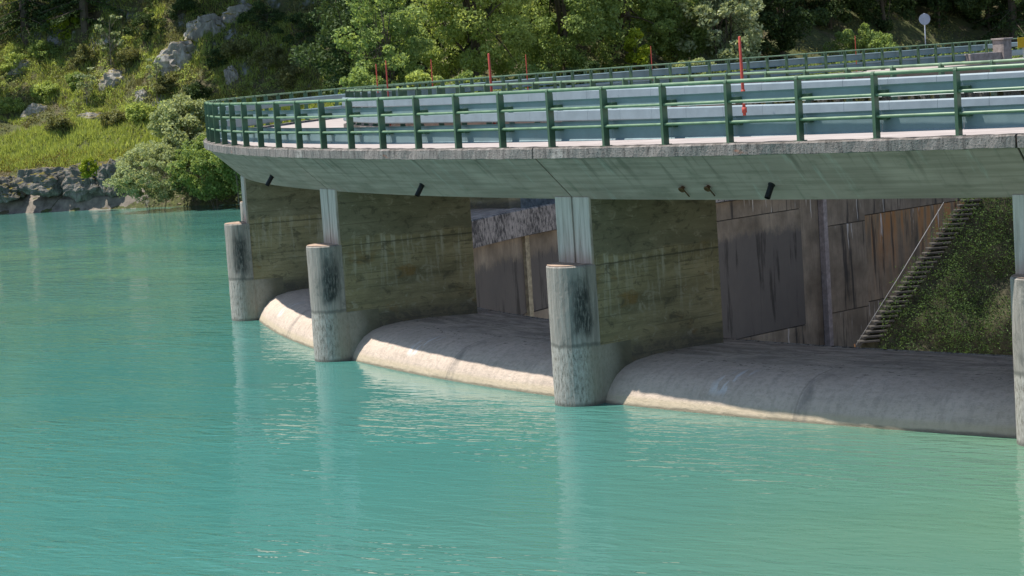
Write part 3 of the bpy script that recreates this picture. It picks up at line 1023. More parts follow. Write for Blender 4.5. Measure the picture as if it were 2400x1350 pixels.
RZ = np.array([-12, -1.0, 4.80, 4.85, 5.3, 8.2, 17, 38, 120])


def shore_dist(X, Y):
    P = np.stack([X, Y], -1)
    best = np.full(X.shape, 1e9)
    bkey = np.full(X.shape, 1e9)
    side = np.zeros(X.shape)
    wt = np.zeros(X.shape)
    for a, b in zip(SH[:-1], SH[1:]):
        d = b[:2] - a[:2]
        t = np.clip(((P - a[:2]) @ d) / (d @ d), 0, 1)
        c = a[:2] + t[..., None] * d
        v = P - c
        ds = np.hypot(v[..., 0], v[..., 1])
        cr = d[0] * v[..., 1] - d[1] * v[..., 0]
        key = ds - 1e-4 * np.abs(cr) / math.hypot(*d)
        m_ = key < bkey
        bkey = np.where(m_, key, bkey)
        best = np.where(m_, ds, best)
        side = np.where(m_, np.sign(cr), side)
        wt = np.where(m_, a[2] + t * (b[2] - a[2]), wt)
    return best * side, wt


def fract(X, Y, sc, seed, oct_=4):
    o = np.zeros(X.shape)
    amp, tot = 1.0, 0.0
    flat = o.ravel()
    xs, ys = X.ravel(), Y.ravel()
    for i in range(len(flat)):
        flat[i] = noise.fractal(Vector((xs[i] * sc, ys[i] * sc, seed)), 1.0, 2.0, oct_)
    return flat.reshape(X.shape)


def base_height(X, Y):
    sdst, w = shore_dist(X, Y)
    z = (1 - w) * np.interp(sdst, PS, PZ) + w * np.interp(sdst, RS, RZ)
    return z, sdst, w


GX = np.concatenate([np.arange(-150, -40, 2.0), np.arange(-40, -4, 0.33), np.arange(-4, 50, 0.8), np.arange(50, 150, 4.0)])
GY = np.concatenate([np.arange(78, 100, 0.7), np.arange(100, 138, 0.33), np.arange(138, 165, 1.0), np.arange(165, 240, 4.0)])
TX, TY = np.meshgrid(GX, GY)
TZ, TS, TW = base_height(TX, TY)
n1 = fract(TX, TY, 0.16, 1.7, 4)
n2 = fract(TX, TY, 0.55, 5.2, 4)
amp = np.clip((TS - 6) / 5, 0, 1) * (1 - 0.6 * TW)
amp2 = np.clip((TS - 1.0) / 4, 0, 1) * (1 - 0.7 * TW)
TZ = TZ + amp * n1 * 1.5 + amp2 * n2 * 0.55
# stepped ledges of the rocky hillside
led = np.clip((TS - 8) / 4, 0, 1) * (1 - TW)
ph = TZ * 0.55 + n1 * 0.9
TZ = TZ + led * 0.45 * np.sin(ph * 2 * math.pi) / (2 * math.pi * 0.55)
ny, nx = TX.shape
tv = np.stack([TX, TY, TZ], -1).reshape(-1, 3)
keep = (TS > -2.5)
tf = []
for j in range(ny - 1):
    for i in range(nx - 1):
        if keep[j, i] and keep[j, i + 1] and keep[j + 1, i] and keep[j + 1, i + 1]:
            a = j * nx + i
            tf.append((a, a + 1, a + nx + 1, a + nx))
ter = link('hillside', mesh('hillside', tv, tf), GROUND, None, True)
tag(ter, kind='structure', label='steep rocky hillside with grass and scrub above the shore')


def hgt(x, y):
    """Terrain height, bilinear."""
    x = np.asarray(x, float)
    y = np.asarray(y, float)
    i = np.clip(np.searchsorted(GX, x) - 1, 0, nx - 2)
    j = np.clip(np.searchsorted(GY, y) - 1, 0, ny - 2)
    fx = np.clip((x - GX[i]) / (GX[i + 1] - GX[i]), 0, 1)
    fy = np.clip((y - GY[j]) / (GY[j + 1] - GY[j]), 0, 1)
    return (TZ[j, i] * (1 - fx) * (1 - fy) + TZ[j, i + 1] * fx * (1 - fy) + TZ[j + 1, i] * (1 - fx) * fy + TZ[j + 1, i + 1] * fx * fy)


def ground_hit(x, y, d0=100, d1=170):
    """Where the ray of a photograph pixel meets the hillside."""
    for d in np.arange(d0, d1, 0.15):
        p = at(x, y, d)
        if p.z < float(hgt(p.x, p.y)) and float(shore_dist(np.array([p.x]), np.array([p.y]))[0][0]) > 0:
            return p
    return at(x, y, d1)


# concrete apron along the water's edge
apr = []
sh_dir = (SH[4, :2] - SH[3, :2]) / np.linalg.norm(SH[4, :2] - SH[3, :2])
sh_n = np.array([-sh_dir[1], sh_dir[0]])
apron = empty('shore_apron')
tag(apron, 'low grey brown concrete apron sloping into the water at the left shore', 'apron')
o0 = SH[3, :2]
for (u0, u1) in ((-30, 3.55), (3.6, 10.5)):
    rows = [(-0.6, -0.5), (0.02, 0.06), (0.35, 0.62), (0.9, 1.03), (1.5, 1.1)]
    us = np.linspace(u0, u1, int((u1 - u0) / 0.4) + 2)
    V, U, Fc = [], [], []
    for u in us:
        for (n_, z) in rows:
            uu = u + (z - 0.5) * 0.75 * (1 if u > -29 else 0)
            p = o0 + sh_dir * uu + sh_n * (n_ + 0.05 * noise.noise(Vector((u, n_ * 3, 0))))
            V.append((p[0], p[1], z + 0.05 * noise.noise(Vector((u * 0.7, z * 2, 4)))))
    k = len(rows)
    for i in range(len(us) - 1):
        for j in range(k - 1):
            Fc.append((i * k + j, (i + 1) * k + j, (i + 1) * k + j + 1, i * k + j + 1))
    link('apron_slab', mesh('apron_slab', V, Fc), APRON, apron, False)

# ------------------------------------------------------------------ rocks
def rock_mesh(seed, size, cuts=14, sub=4):
    r = random.Random(seed)
    bm = bmesh.new()
    bmesh.ops.create_icosphere(bm, subdivisions=sub, radius=1.0)
    planes = [(Vector((r.uniform(-0.3, 0.3), -1, r.uniform(0.0, 0.35))).normalized(), 0.40), (Vector((r.uniform(-0.9, -0.4), -0.8, 0.1)).normalized(), 0.55), (Vector((r.uniform(0.4, 0.9), -0.8, 0.2)).normalized(), 0.55)]
    for _ in range(cuts):
        n = Vector((r.gauss(0, 1), r.gauss(0, 1), r.gauss(0, 0.7))).normalized()
        planes.append((n, r.uniform(0.62, 0.9)))
    off = Vector((seed * 3.1, seed * 1.7, seed * 0.9))
    for v in bm.verts:
        c = v.co.copy()
        for n, d in planes:
            k = c.dot(n)
            if k > d:
                c -= n * (k - d) * 0.80
        f = noise.fractal(c * 2.4 + off, 0.9, 2.1, 5) * 0.17 + noise.fractal(Vector((c.x * 6, c.y * 6, c.z * 1.3)) + off, 0.7, 2.0, 4) * 0.10
        c += c.normalized() * f
        v.co = Vector((c.x * size[0], c.y * size[1], c.z * size[2]))
    me = bpy.data.meshes.new('rock_outcrop')
    bm.to_mesh(me)
    bm.free()
    return me


def rock(x, y, size, seed, label, rz=0.0, push=0.4, d=None, tilt=0.0, sub=4):
    p = ground_hit(x, y) if d is None else at(x, y, d)
    o = link('rock_outcrop', rock_mesh(seed, size, 14, sub), ROCK if sub == 5 else ROCK_PALE)
    o.location = (p.x, p.y + size[1] * push, p.z)
    o.rotation_euler = (tilt, 0, rz)
    tag(o, label, 'rock', 'limestone outcrops on the left bank')
    return o


rock(105, 428, (2.0, 1.1, 0.98), 1, 'long grey rock face with mossy top just above the shore apron', 0.12, 0.25, 117.2, 0, 5)
rock(205, 424, (1.8, 1.1, 1.05), 21, 'middle grey rock face with white streaks above the shore apron', 0.0, 0.25, 116.6, 0, 5)
rock(10, 446, (1.3, 1.0, 0.75), 2, 'small grey rock at the left picture edge above the apron', 0.2, 0.2, 118.0, 0, 5)
rock(268, 415, (1.1, 1.0, 1.2), 3, 'dark grey rock beside the willow bush above the apron', 0.4, 0.25, 116.2, 0, 5)
rock(425, 140, (1.75, 1.3, 1.25), 4, 'bare pale grey rock face high on the shaded hillside', 0.3, 0.25)
rock(495, 78, (1.9, 1.2, 1.2), 5, 'upper pale rock face climbing right on the shaded hillside', 0.5, 0.25)
rock(570, 38, (1.3, 1.0, 0.7), 6, 'topmost pale rock on the shaded hillside', 0.2, 0.2)
rock(268, 195, (1.25, 0.9, 1.0), 7, 'rounded grey boulder below the thin sapling', 0.1, 0.2)
rock(335, 232, (0.6, 0.6, 0.6), 8, 'small grey boulder right of the rounded boulder', 0.4, 0.2)
rock(55, 165, (1.1, 0.8, 0.7), 9, 'grey rock among grass at the left edge of the hillside', 0.2, 0.3)
rock(85, 270, (1.2, 0.8, 0.75), 10, 'rough rock patch above the bright grass ledge at left', 0.0, 0.3)
rock(545, 185, (0.55, 0.5, 0.8), 12, 'narrow pale rock just above the left end of the railing', 0.0, 0.2)
rock(215, 285, (1.3, 0.8, 0.55), 13, 'low brownish rock ledge above the bright grass', 0.1, 0.3)
rock(430, 290, (0.7, 0.6, 0.8), 14, 'grey rock behind the bushes left of the railing end', 0.1, 0.2)


# ------------------------------------------------------------------ leaves and plants
def leaf_quads(P, size, aspect=0.55, droop=0.0, flat=0.0):
    """Diamond leaves at points P with half length ~size."""
    n = len(P)
    a = rng.normal(size=(n, 3))
    a[:, 2] *= (1 - flat)
    a[:, 2] -= droop
    a /= np.linalg.norm(a, axis=1)[:, None] + 1e-9
    b = rng.normal(size=(n, 3))
    b[:, 2] *= (1 - flat)
    b -= a * (a * b).sum(1)[:, None]
    b /= np.linalg.norm(b, axis=1)[:, None] + 1e-9
    s = size * rng.uniform(0.6, 1.35, n)[:, None]
    return np.stack([P - a * s, P + b * s * aspect, P + a * s, P - b * s * aspect], 1)


def clump_points(centers, rads, per, shell=0.55, squash=0.75):
    k = len(centers)
    idx = rng.integers(0, k, per * k)
    v = rng.normal(size=(len(idx), 3))
    v /= np.linalg.norm(v, axis=1)[:, None]
    rr = (shell + (1 - shell) * rng.random(len(idx))) ** 0.7 * rads[idx]
    v *= rr[:, None]
    v[:, 2] *= squash
    return centers[idx] + v


def limb(p0, p1, r0, r1, r, bend=0.12, n=5):
    p0, p1 = Vector(p0), Vector(p1)
    L = (p1 - p0).length
    off = Vector((r.uniform(-1, 1), r.uniform(-1, 1), r.uniform(0.0, 1))) * L * bend
    pts = []
    for i in range(n):
        t = i / (n - 1)
        pts.append(p0.lerp(p1, t) + off * math.sin(t * math.pi))
    return tube_geo(pts, [r0 + (r1 - r0) * i / (n - 1) for i in range(n)], 6)


def broadleaf(name, base, H, rx, ry, leafmat, label, seed, cat='tree', crown0=0.25, clumps=70, per=190, leaf=0.085, group=None, trunks=1, clump_r=(0.35, 0.8), shell=0.5, bark=BARK, lean=(0, 0)):
    r = random.Random(seed)
    rg = np.random.default_rng(seed)
    o = empty(name, base)
    tag(o, label, cat, group)
    z0 = H * crown0
    cz, hz_ = (z0 + H) / 2, (H - z0) / 2
    C = []
    while len(C) < clumps:
        v = rg.uniform(-1, 1, 3)
        d = np.linalg.norm(v)
        if d > 1 or d < 0.30:
            continue
        if noise.noise(Vector((v[0] * 2.1 + seed, v[1] * 2.1, v[2] * 2.1))) < -0.22:
            continue
        C.append(v)
    C = np.array(C)
    taper = 1 - 0.25 * np.clip(C[:, 2], 0, 1)
    P = np.stack([C[:, 0] * rx * taper + lean[0], C[:, 1] * ry * taper + lean[1], cz + C[:, 2] * hz_], 1)
    rads = rg.uniform(clump_r[0], clump_r[1], clumps)
    geo = []
    for t in range(trunks):
        a = 2 * math.pi * t / trunks + r.random()
        sp_ = 0 if trunks == 1 else (0.25 if trunks < 6 else 0.55) * rx
        top = (math.cos(a) * sp_ + lean[0], math.sin(a) * sp_ + lean[1], cz + hz_ * 0.5)
        r0 = 0.03 * H * 0.6 / trunks ** 0.75
        geo.append(limb((math.cos(a) * 0.1 * trunks * 0.3, math.sin(a) * 0.1, -0.4), top, r0, r0 * 0.35, r, 0.06, 7))
        for i in rg.choice(len(P), min(14, len(P)), replace=False):
            q = P[i]
            t0 = r.uniform(0.25, 0.85)
            st = Vector((top[0] * t0, top[1] * t0, top[2] * t0))
            geo.append(limb(st, q, r0 * 0.4, r0 * 0.1, r, 0.12, 5))
    link('trunk', mesh('trunk', *join_geo(geo)), bark, o, True)
    pts = clump_points(P, rads, per, shell)
    link('crown', quads_mesh('crown', leaf_quads(pts, leaf)), leafmat, o)
    return o


def conifer(base, H, rad, label, seed, low=0.12, group=None, mat=None, density=1.0):
    r = random.Random(seed)
    o = empty('spruce_tree', base)
    tag(o, label, 'tree', group)
    geo = [tube_geo([(0, 0, -0.5), (0, 0, H * 0.5), (0.05, 0, H)], [0.012 * H + 0.05, 0.008 * H + 0.02, 0.01], 7)]
    pts = []
    z = H * low
    while z < H * 0.99:
        f = 1 - (z / H - low) / (1 - low)
        L = rad * (0.12 + 0.88 * f ** 0.8)
        for _ in range(r.randint(4, 6)):
            a = r.uniform(0, 6.283)
            l = L * r.uniform(0.7, 1.15)
            tip = Vector((math.cos(a) * l, math.sin(a) * l, z - l * 0.28))
            geo.append(tube_geo([(0, 0, z), tip], [0.03, 0.008], 4, False))
            m_ = int((30 + 130 * l / rad) * density)
            t = rng.random(m_) ** 0.7
            side = rng.normal(size=m_) * 0.16 * l * (1.05 - t)
            zz = z - t * l * 0.28 - t * t * 0.1 * l - np.abs(rng.normal(size=m_)) * 0.10
            pts.append(np.stack([math.cos(a) * t * l - math.sin(a) * side, math.sin(a) * t * l + math.cos(a) * side, zz], 1))
        z += max(0.22, 0.028 * H)
    link('trunk', mesh('trunk', *join_geo(geo)), BARK, o)
    link('crown', quads_mesh('crown', leaf_quads(np.concatenate(pts), 0.13, 0.35, 0.5)), mat or L_DARK, o)
    return o


def tpos(x, off):
    """Point on the ground off metres outside the far edge of the road, under photograph column x."""
    p = E(s_at_px(x, -off, s_of(182), S_END - 1), -off, 0)
    return (p.x, p.y, float(hgt(p.x, p.y)) - 0.05)


def gpos(x, d):
    """Point on the ground under photograph column x at distance d."""
    p = at(x, 200, d)
    return (p.x, p.y, float(hgt(p.x, p.y)))


BEH = 'trees behind the far railing'
# the row of trees behind the far railing
broadleaf('leafy_tree', tpos(800, 3.2), 6.2, 1.7, 1.6, L_GREY, 'pale grey green young tree leftmost behind the far railing', 21, crown0=0.05, clumps=64, per=150, leaf=0.095, group=BEH, trunks=3, clump_r=(0.25, 0.6))
broadleaf('leafy_tree', tpos(935, 3.4), 6.4, 2.0, 1.8, L_MID, 'bushy grey green tree between the young tree and the bright green tree', 22, crown0=0.05, clumps=80, per=170, leaf=0.085, group=BEH, trunks=3, clump_r=(0.25, 0.65))
broadleaf('leafy_tree', tpos(1125, 5.2), 9.5, 3.6, 2.8, L_FRESH, 'large bright fresh green tree in the middle behind the far railing', 23, crown0=0.05, clumps=150, per=280, leaf=0.085, group=BEH, clump_r=(0.4, 0.8))
broadleaf('leafy_tree', tpos(1335, 5.5), 9.0, 3.0, 2.6, L_MID, 'mid green dense tree right of the bright green tree', 24, crown0=0.03, clumps=130, per=260, leaf=0.08, group=BEH, clump_r=(0.4, 0.8))
broadleaf('leafy_tree', tpos(1480, 6.0), 9.0, 2.6, 2.4, L_MID, 'dark mid green tree behind the yellow green bush', 25, crown0=0.0, clumps=110, per=240, leaf=0.08, group=BEH)
broadleaf('leafy_bush', tpos(1512, 2.2), 3.0, 0.75, 0.7, L_YELL, 'small yellow green bush beside a red snow pole', 26, cat='bush', crown0=0.05, clumps=26, per=150, leaf=0.075, group=BEH, trunks=2, clump_r=(0.2, 0.4))
broadleaf('leafy_tree', tpos(1715, 3.4), 5.6, 2.4, 2.0, L_PALE, 'pale tree with whitish downy leaves behind the tall right snow pole', 27, crown0=0.1, clumps=70, per=120, leaf=0.11, group=BEH, trunks=2, clump_r=(0.3, 0.6))
broadleaf('leafy_tree', tpos(1600, 6.0), 9.5, 2.6, 2.2, L_MID, 'tall green tree behind the pale downy tree', 28, crown0=0.0, clumps=110, per=230, leaf=0.085, group=BEH)
broadleaf('leafy_tree', tpos(1850, 7.0), 9.0, 2.8, 2.4, L_DARK, 'dark green tree right of the pale downy tree', 29, crown0=0.0, clumps=110, per=230, leaf=0.09, group=BEH)
broadleaf('leafy_bush', tpos(2030, 3.6), 2.6, 2.0, 1.2, L_MID, 'low green bush right of the red snow pole at far right', 30, cat='bush', crown0=0.0, clumps=46, per=150, leaf=0.08, group=BEH, trunks=3, clump_r=(0.25, 0.5))
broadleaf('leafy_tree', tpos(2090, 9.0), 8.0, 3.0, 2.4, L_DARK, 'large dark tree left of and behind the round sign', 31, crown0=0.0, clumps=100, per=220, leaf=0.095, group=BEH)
broadleaf('leafy_tree', tpos(2330, 9.0), 8.5, 3.2, 2.4, L_DARK, 'dark shaded tree at the upper right corner', 32, crown0=0.0, clumps=100, per=220, leaf=0.095, group=BEH)
BK = 'dark trees in the second row'
for i, (x, off, h, rx, lb) in enumerate(((730, 7, 6.5, 2.6, 'dark tree behind the leftmost young tree'), (880, 9, 8, 3.0, 'dark tree filling the gap left of the large bright tree'), (1010, 12, 8, 3.2, 'dark tree behind the left half of the large bright tree'),
                                     (1230, 11, 8, 3.2, 'dark tree between the bright tree and the mid green tree'), (1410, 11, 8, 3.2, 'dark tree right behind the mid green dense tree'), (1560, 11, 8, 3.0, 'dark tree behind the yellow green bush row'),
                                     (1700, 9, 7, 3.0, 'dark tree behind the pale downy tree'), (1790, 12, 8, 3.2, 'dark tree between the pale tree and the dark green tree'), (1960, 10, 7, 3.2, 'dark tree behind the low bush at right'),
                                     (2210, 9.5, 7, 3.4, 'dark tree just right of the round sign'), (2420, 9, 7, 3.2, 'dark tree cut by the right picture edge'))):
    broadleaf('leafy_tree', tpos(x, off), h, rx, 2.4, L_DARK, lb, 160 + i, crown0=0.0, clumps=90, per=190, leaf=0.10, group=BK)
# low bushes along the far railing
for i, (x, d, h, rx, mt, lb) in enumerate(((690, 92, 1.5, 1.0, L_GREY, 'low pale bush hugging the left part of the far railing'), (770, 94, 1.9, 1.2, L_GREY, 'leafy grey green bush under the leftmost young tree'),
                                       (870, 95, 1.9, 1.2, L_MID, 'green bush beside the bend of the inner railing'), (1000, 97, 1.8, 1.1, L_FRESH, 'fresh green bush under the large bright tree'),
                                       (1120, 99, 1.5, 1.1, L_MID, 'low green bush below the trunk of the large bright tree'), (1260, 102, 1.4, 1.2, L_MID, 'low green bush below the mid green dense tree'),
                                       (1390, 104, 1.6, 1.2, L_DARK, 'low dark bush right below the mid green dense tree'), (1640, 108, 1.4, 1.1, L_GREY, 'low pale bush left of the tall right snow pole'),
                                       (610, 96, 1.8, 1.0, L_GREY, 'pale sprawling bush above the left bend of the railing'))):
    broadleaf('leafy_bush', tpos(x, 1.3 + (i % 3) * 0.5), h, rx, 0.9, mt, lb, 40 + i, cat='bush', crown0=0.0, clumps=34, per=130, leaf=0.075, group='bushes along the far railing', trunks=3, clump_r=(0.2, 0.42))

# willow and shrubs by the left shore
SHB = 'shrubs on the left shore'
def shore_bush(x, y, d, H, rx, mt, lb, seed, **kw):
    p = at(x, y, d)
    return broadleaf('shore_bush', (p.x, p.y, p.z), H, rx, rx * 0.8, mt, lb, seed, cat='bush', group=SHB, bark=TWIG, **kw)


shore_bush(365, 480, 111.5, 3.3, 2.5, L_GREY, 'grey green willow bush with bare stems standing at the waterline', 61, crown0=0.08, clumps=230, per=120, leaf=0.06, trunks=16, clump_r=(0.15, 0.40))
shore_bush(505, 472, 110.5, 3.5, 2.2, L_MID, 'darker green bush at the waterline left of the first pier', 62, crown0=0.05, clumps=120, per=200, leaf=0.075, trunks=4, clump_r=(0.25, 0.6))
shore_bush(440, 410, 113.5, 4.3, 2.0, L_GREY, 'taller pale bush behind the willow, left of the railing end', 63, crown0=0.0, clumps=120, per=190, leaf=0.08, trunks=4, clump_r=(0.25, 0.55))
shore_bush(560, 460, 108.5, 3.2, 1.1, L_MID, 'green bush half hidden behind the bridge deck end', 64, crown0=0.1, clumps=50, per=180, leaf=0.075, trunks=3, clump_r=(0.25, 0.5))
shore_bush(400, 300, 116.5, 1.6, 0.6, L_FRESH, 'small fresh green shrub above the taller pale bush', 65, crown0=0.0, clumps=24, per=130, leaf=0.07, trunks=2, clump_r=(0.18, 0.36))
shore_bush(212, 420, 114.6, 1.2, 0.45, L_YELL, 'little yellow green shrub between the two shore rocks', 66, crown0=0.0, clumps=18, per=110, leaf=0.06, trunks=2, clump_r=(0.14, 0.28))


# thin sapling and scattered scrub of the hillside
def sapling(x, y, H, lb, seed, mt=L_PALE, spread=0.9):
    p = ground_hit(x, y)
    r = random.Random(seed)
    o = empty('sapling', (p.x, p.y, p.z))
    tag(o, lb, 'sapling', 'thin saplings on the hillside')
    geo, P = [], []
    geo.append(limb((0, 0, -0.2), (0.1, 0, H), 0.035, 0.012, r, 0.04, 6))
    for i in range(15):
        t = r.uniform(0.25, 1)
        a = r.uniform(0, 6.28)
        q = (math.cos(a) * spread * r.uniform(0.4, 1), math.sin(a) * spread * 0.6, H * t + r.uniform(0.1, 0.6))
        geo.append(limb((0.1 * t, 0, H * t * 0.8), q, 0.014, 0.006, r, 0.1, 4))
        P.append(q)
    link('trunk', mesh('trunk', *join_geo(geo)), TWIG, o)
    P = np.array(P)
    link('crown', quads_mesh('crown', leaf_quads(clump_points(P, np.full(len(P), 0.2), 26, 0.2, 0.5), 0.085)), mt, o)


sapling(262, 165, 3.0, 'thin pale leaved sapling above the rounded boulder', 71)
sapling(205, 250, 1.7, 'thin pale leaved sapling left below the rounded boulder', 72, spread=0.6)
sapling(370, 245, 2.2, 'thin pale leaved sapling right of the small boulder', 73, spread=0.5)

HS = 'scrub bushes on the left hillside'
scrubs = ((150, 75, 1.7, 1.1, L_YELL, 'bright yellow green bush under the dark trees at top left'), (40, 150, 1.2, 1.0, L_FRESH, 'bright green bush at the left edge high on the hillside'),
          (110, 215, 1.0, 0.9, L_FRESH, 'round green cushion bush in the middle of the lit hillside'), (200, 130, 1.1, 0.8, L_SCRUB, 'olive scrub bush above the grey boulders'),
          (30, 245, 1.0, 0.9, L_FRESH, 'green cushion bush low at the left edge'), (310, 140, 1.2, 0.8, L_SCRUB, 'olive bush right of the thin sapling'),
          (330, 265, 1.0, 0.9, L_FRESH, 'green bush below the small boulder'), (140, 290, 0.9, 0.8, L_SCRUB, 'olive bush just above the bright grass'),
          (270, 275, 0.8, 0.8, L_SCRUB, 'brownish green bush above the right end of the bright grass'), (640, 150, 1.5, 1.3, L_SCRUB, 'dull scrub bush on the shaded slope above the railing'),
          (620, 60, 1.8, 1.4, L_DARK, 'dark bush near the top of the shaded slope'), (700, 90, 2.0, 1.5, L_DARK, 'dark bush left of the pale young tree'),
          (340, 80, 1.8, 1.3, L_DARK, 'dark bush left of the pale rock face'), (520, 140, 1.2, 1.0, L_DARK, 'dark bush right of the pale rock face'),
          (690, 190, 1.4, 1.2, L_SCRUB, 'scrub bush low on the shaded slope right above the railing'), (470, 215, 1.0, 1.0, L_DARK, 'dark low bush just above the railing end'),
          (60, 60, 2.0, 1.4, L_DARK, 'dark bush in the top left corner'), (390, 200, 1.0, 0.8, L_SCRUB, 'olive bush below the pale rock face'),
          (560, 120, 1.2, 1.0, L_SCRUB, 'olive scrub in the middle of the shaded slope'), (430, 40, 1.6, 1.3, L_DARK, 'dark bush above the pale rock face'),
          (100, 120, 1.1, 1.0, L_MID, 'green bush below the yellow green bush'), (180, 190, 0.9, 0.7, L_MID, 'green bush left of the rounded boulder'))
for i, (x, y, h, rx, mt, lb) in enumerate(scrubs):
    p = ground_hit(x, y + 15)
    broadleaf('scrub_bush', (p.x, p.y, p.z - 0.1), h, rx, rx * 0.8, mt, lb, 80 + i, cat='bush', crown0=0.0, clumps=30, per=110, leaf=0.065, group=HS, trunks=2, clump_r=(0.16, 0.36))

# dark conifers higher up, their feet at the top of the picture
TOP = 'dark spruces up the hillside'
con = ((-33.5, 127.5, 17, 3.2, 'dark spruce beyond the left picture edge'), (-29.0, 131.5, 19, 3.4, 'dark spruce at the top left corner'), (-25.0, 130.0, 20, 3.2, 'dark spruce over the yellow green bush'),
       (-20.5, 131.5, 20, 3.4, 'dark spruce over the thin sapling'), (-16.5, 132.5, 21, 3.4, 'dark spruce over the pale rock face'), (-12.5, 131.5, 20, 3.3, 'dark spruce over the shaded slope'),
       (-8.0, 130.0, 19, 3.3, 'dark spruce behind the young tree'), (-3.0, 128.0, 19, 3.2, 'dark spruce behind the bushy tree'), (3.0, 129.0, 19, 3.4, 'dark spruce behind the large bright tree'),
       (9.0, 130.0, 19, 3.4, 'dark spruce behind the mid green trees'), (15.0, 131.0, 19, 3.4, 'dark spruce behind the pale downy tree'), (21.0, 132.0, 19, 3.4, 'dark spruce behind the dark green tree'),
       (27.0, 134.0, 20, 3.4, 'dark spruce behind the round sign'), (32.5, 133.0, 20, 3.4, 'dark spruce at the top right corner'))
for i, (x, y, H, rd, lb) in enumerate(con):
    conifer((x, y, float(hgt(x, y)) - 0.3), H, rd, lb, 120 + i, low=0.06 if x < -10 else 0.1, group=TOP)

for i, (x, y, H, rx, lb) in enumerate(((-18.8, 129.0, 13, 3.0, 'broad dark beech added above the view to shade the pale rock face'), (-16.0, 127.5, 14, 4.2, 'broad dark beech added above the view to shade the left of the slope'),
                                    (-11.5, 127.0, 14, 4.4, 'broad dark beech added above the view to shade the slope'), (-7.0, 125.5, 13, 4.0, 'broad dark shade beech added above the view over the young trees behind the far railing'))):
    broadleaf('leafy_tree', (x, y, float(hgt(x, y)) - 0.2), H, rx, 6.0, L_DARK, lb, 190 + i, crown0=0.20, clumps=170, per=170, leaf=0.14, group='broad trees added above the view to shade the slope', clump_r=(0.5, 1.1), lean=(0, -3.4))  # unseen canopies, added and sized to cast shade on the slope below
# far-off wood on the upper slope, one mass
wx = rng.uniform(-110, 110, 420)
wy = rng.uniform(138, 215, 420)
pts = []
for x, y in zip(wx, wy):
    z = float(hgt(x, y))
    H = rng.uniform(11, 18)
    n_ = 110
    t = rng.random(n_)
    a = rng.uniform(0, 6.283, n_)
    rr = (1 - t) * H * 0.2 * np.sqrt(rng.random(n_))
    pts.append(np.stack([x + np.cos(a) * rr, y + np.sin(a) * rr, z + 0.8 + t * H], 1))
fw = link('far_wood', quads_mesh('far_wood', leaf_quads(np.concatenate(pts), 0.7, 0.7, 0.2)), L_DARK)
tag(fw, 'dark spruce wood covering the upper slope', 'wood', kind='stuff')


# ------------------------------------------------------------------ grass and ground cover
def scatter(n, x0, x1, y0, y1, s0, s1, seed, dens=None, wmax=1.0):
    g = np.random.default_rng(seed)
    X = g.uniform(x0, x1, n)
    Y = g.uniform(y0, y1, n)
    S, Wt = shore_dist(X, Y)
    k = (S > s0) & (S < s1) & (Wt <= wmax)
    if dens is not None:
        f = np.array([noise.fractal(Vector((x * dens[0], y * dens[0], seed)), 1, 2, 3) for x, y in zip(X, Y)])
        k &= f > dens[1]
    return X[k], Y[k]


def blades(X, Y, H, per, spread):
    Z = hgt(X, Y)
    n = len(X) * per
    i = np.repeat(np.arange(len(X)), per)
    b = np.stack([X[i] + rng.normal(size=n) * spread, Y[i] + rng.normal(size=n) * spread, np.zeros(n)], 1)
    b[:, 2] = hgt(b[:, 0], b[:, 1]) - 0.03
    a = rng.uniform(0, 6.283, n)
    w = 0.028 * rng.uniform(0.7, 1.5, n)
    h = H * rng.uniform(0.45, 1.25, n)
    d = np.stack([np.cos(a), np.sin(a), np.zeros(n)], 1)
    ln = rng.normal(size=(n, 3)) * 0.35
    ln[:, 2] = 1
    tip = b + ln * h[:, None]
    return np.stack([b - d * w[:, None], b + d * w[:, None], tip], 1)


X, Y = scatter(26000, -36, -9, 104, 124, 1.9, 7.2, 3, None, 0.6)
tag(link('ledge_grass', quads_mesh('ledge_grass', blades(X, Y, 0.33, 9, 0.10)), G_GRASS), 'bright green grass on the ledge above the shore rocks', 'grass', kind='stuff')
X, Y = scatter(52000, -42, -4, 108, 136, 6.5, 26, 4, (0.5, -0.05), 0.7)
tag(link('slope_grass', quads_mesh('slope_grass', blades(X, Y, 0.30, 7, 0.12)), G_GRASS), 'patchy green grass on the steep hillside', 'grass', kind='stuff')
X, Y = scatter(30000, -42, -4, 108, 136, 6.0, 26, 5, (0.6, 0.05), 0.7)
tag(link('dry_grass', quads_mesh('dry_grass', blades(X, Y, 0.28, 6, 0.12)), G_DRY), 'dry straw coloured grass among the rocks', 'grass', kind='stuff')
X, Y = scatter(30000, -42, 36, 100, 138, 4.0, 24, 6, (0.45, 0.0))
Z = hgt(X, Y)
i = np.repeat(np.arange(len(X)), 9)
P = np.stack([X[i], Y[i], Z[i]], 1) + rng.normal(size=(len(i), 3)) * np.array([0.16, 0.16, 0.10]) + np.array([0, 0, 0.10])
tag(link('undergrowth', quads_mesh('undergrowth', leaf_quads(P, 0.06)), L_SCRUB), 'low leafy undergrowth on the hillside', 'undergrowth', kind='stuff')
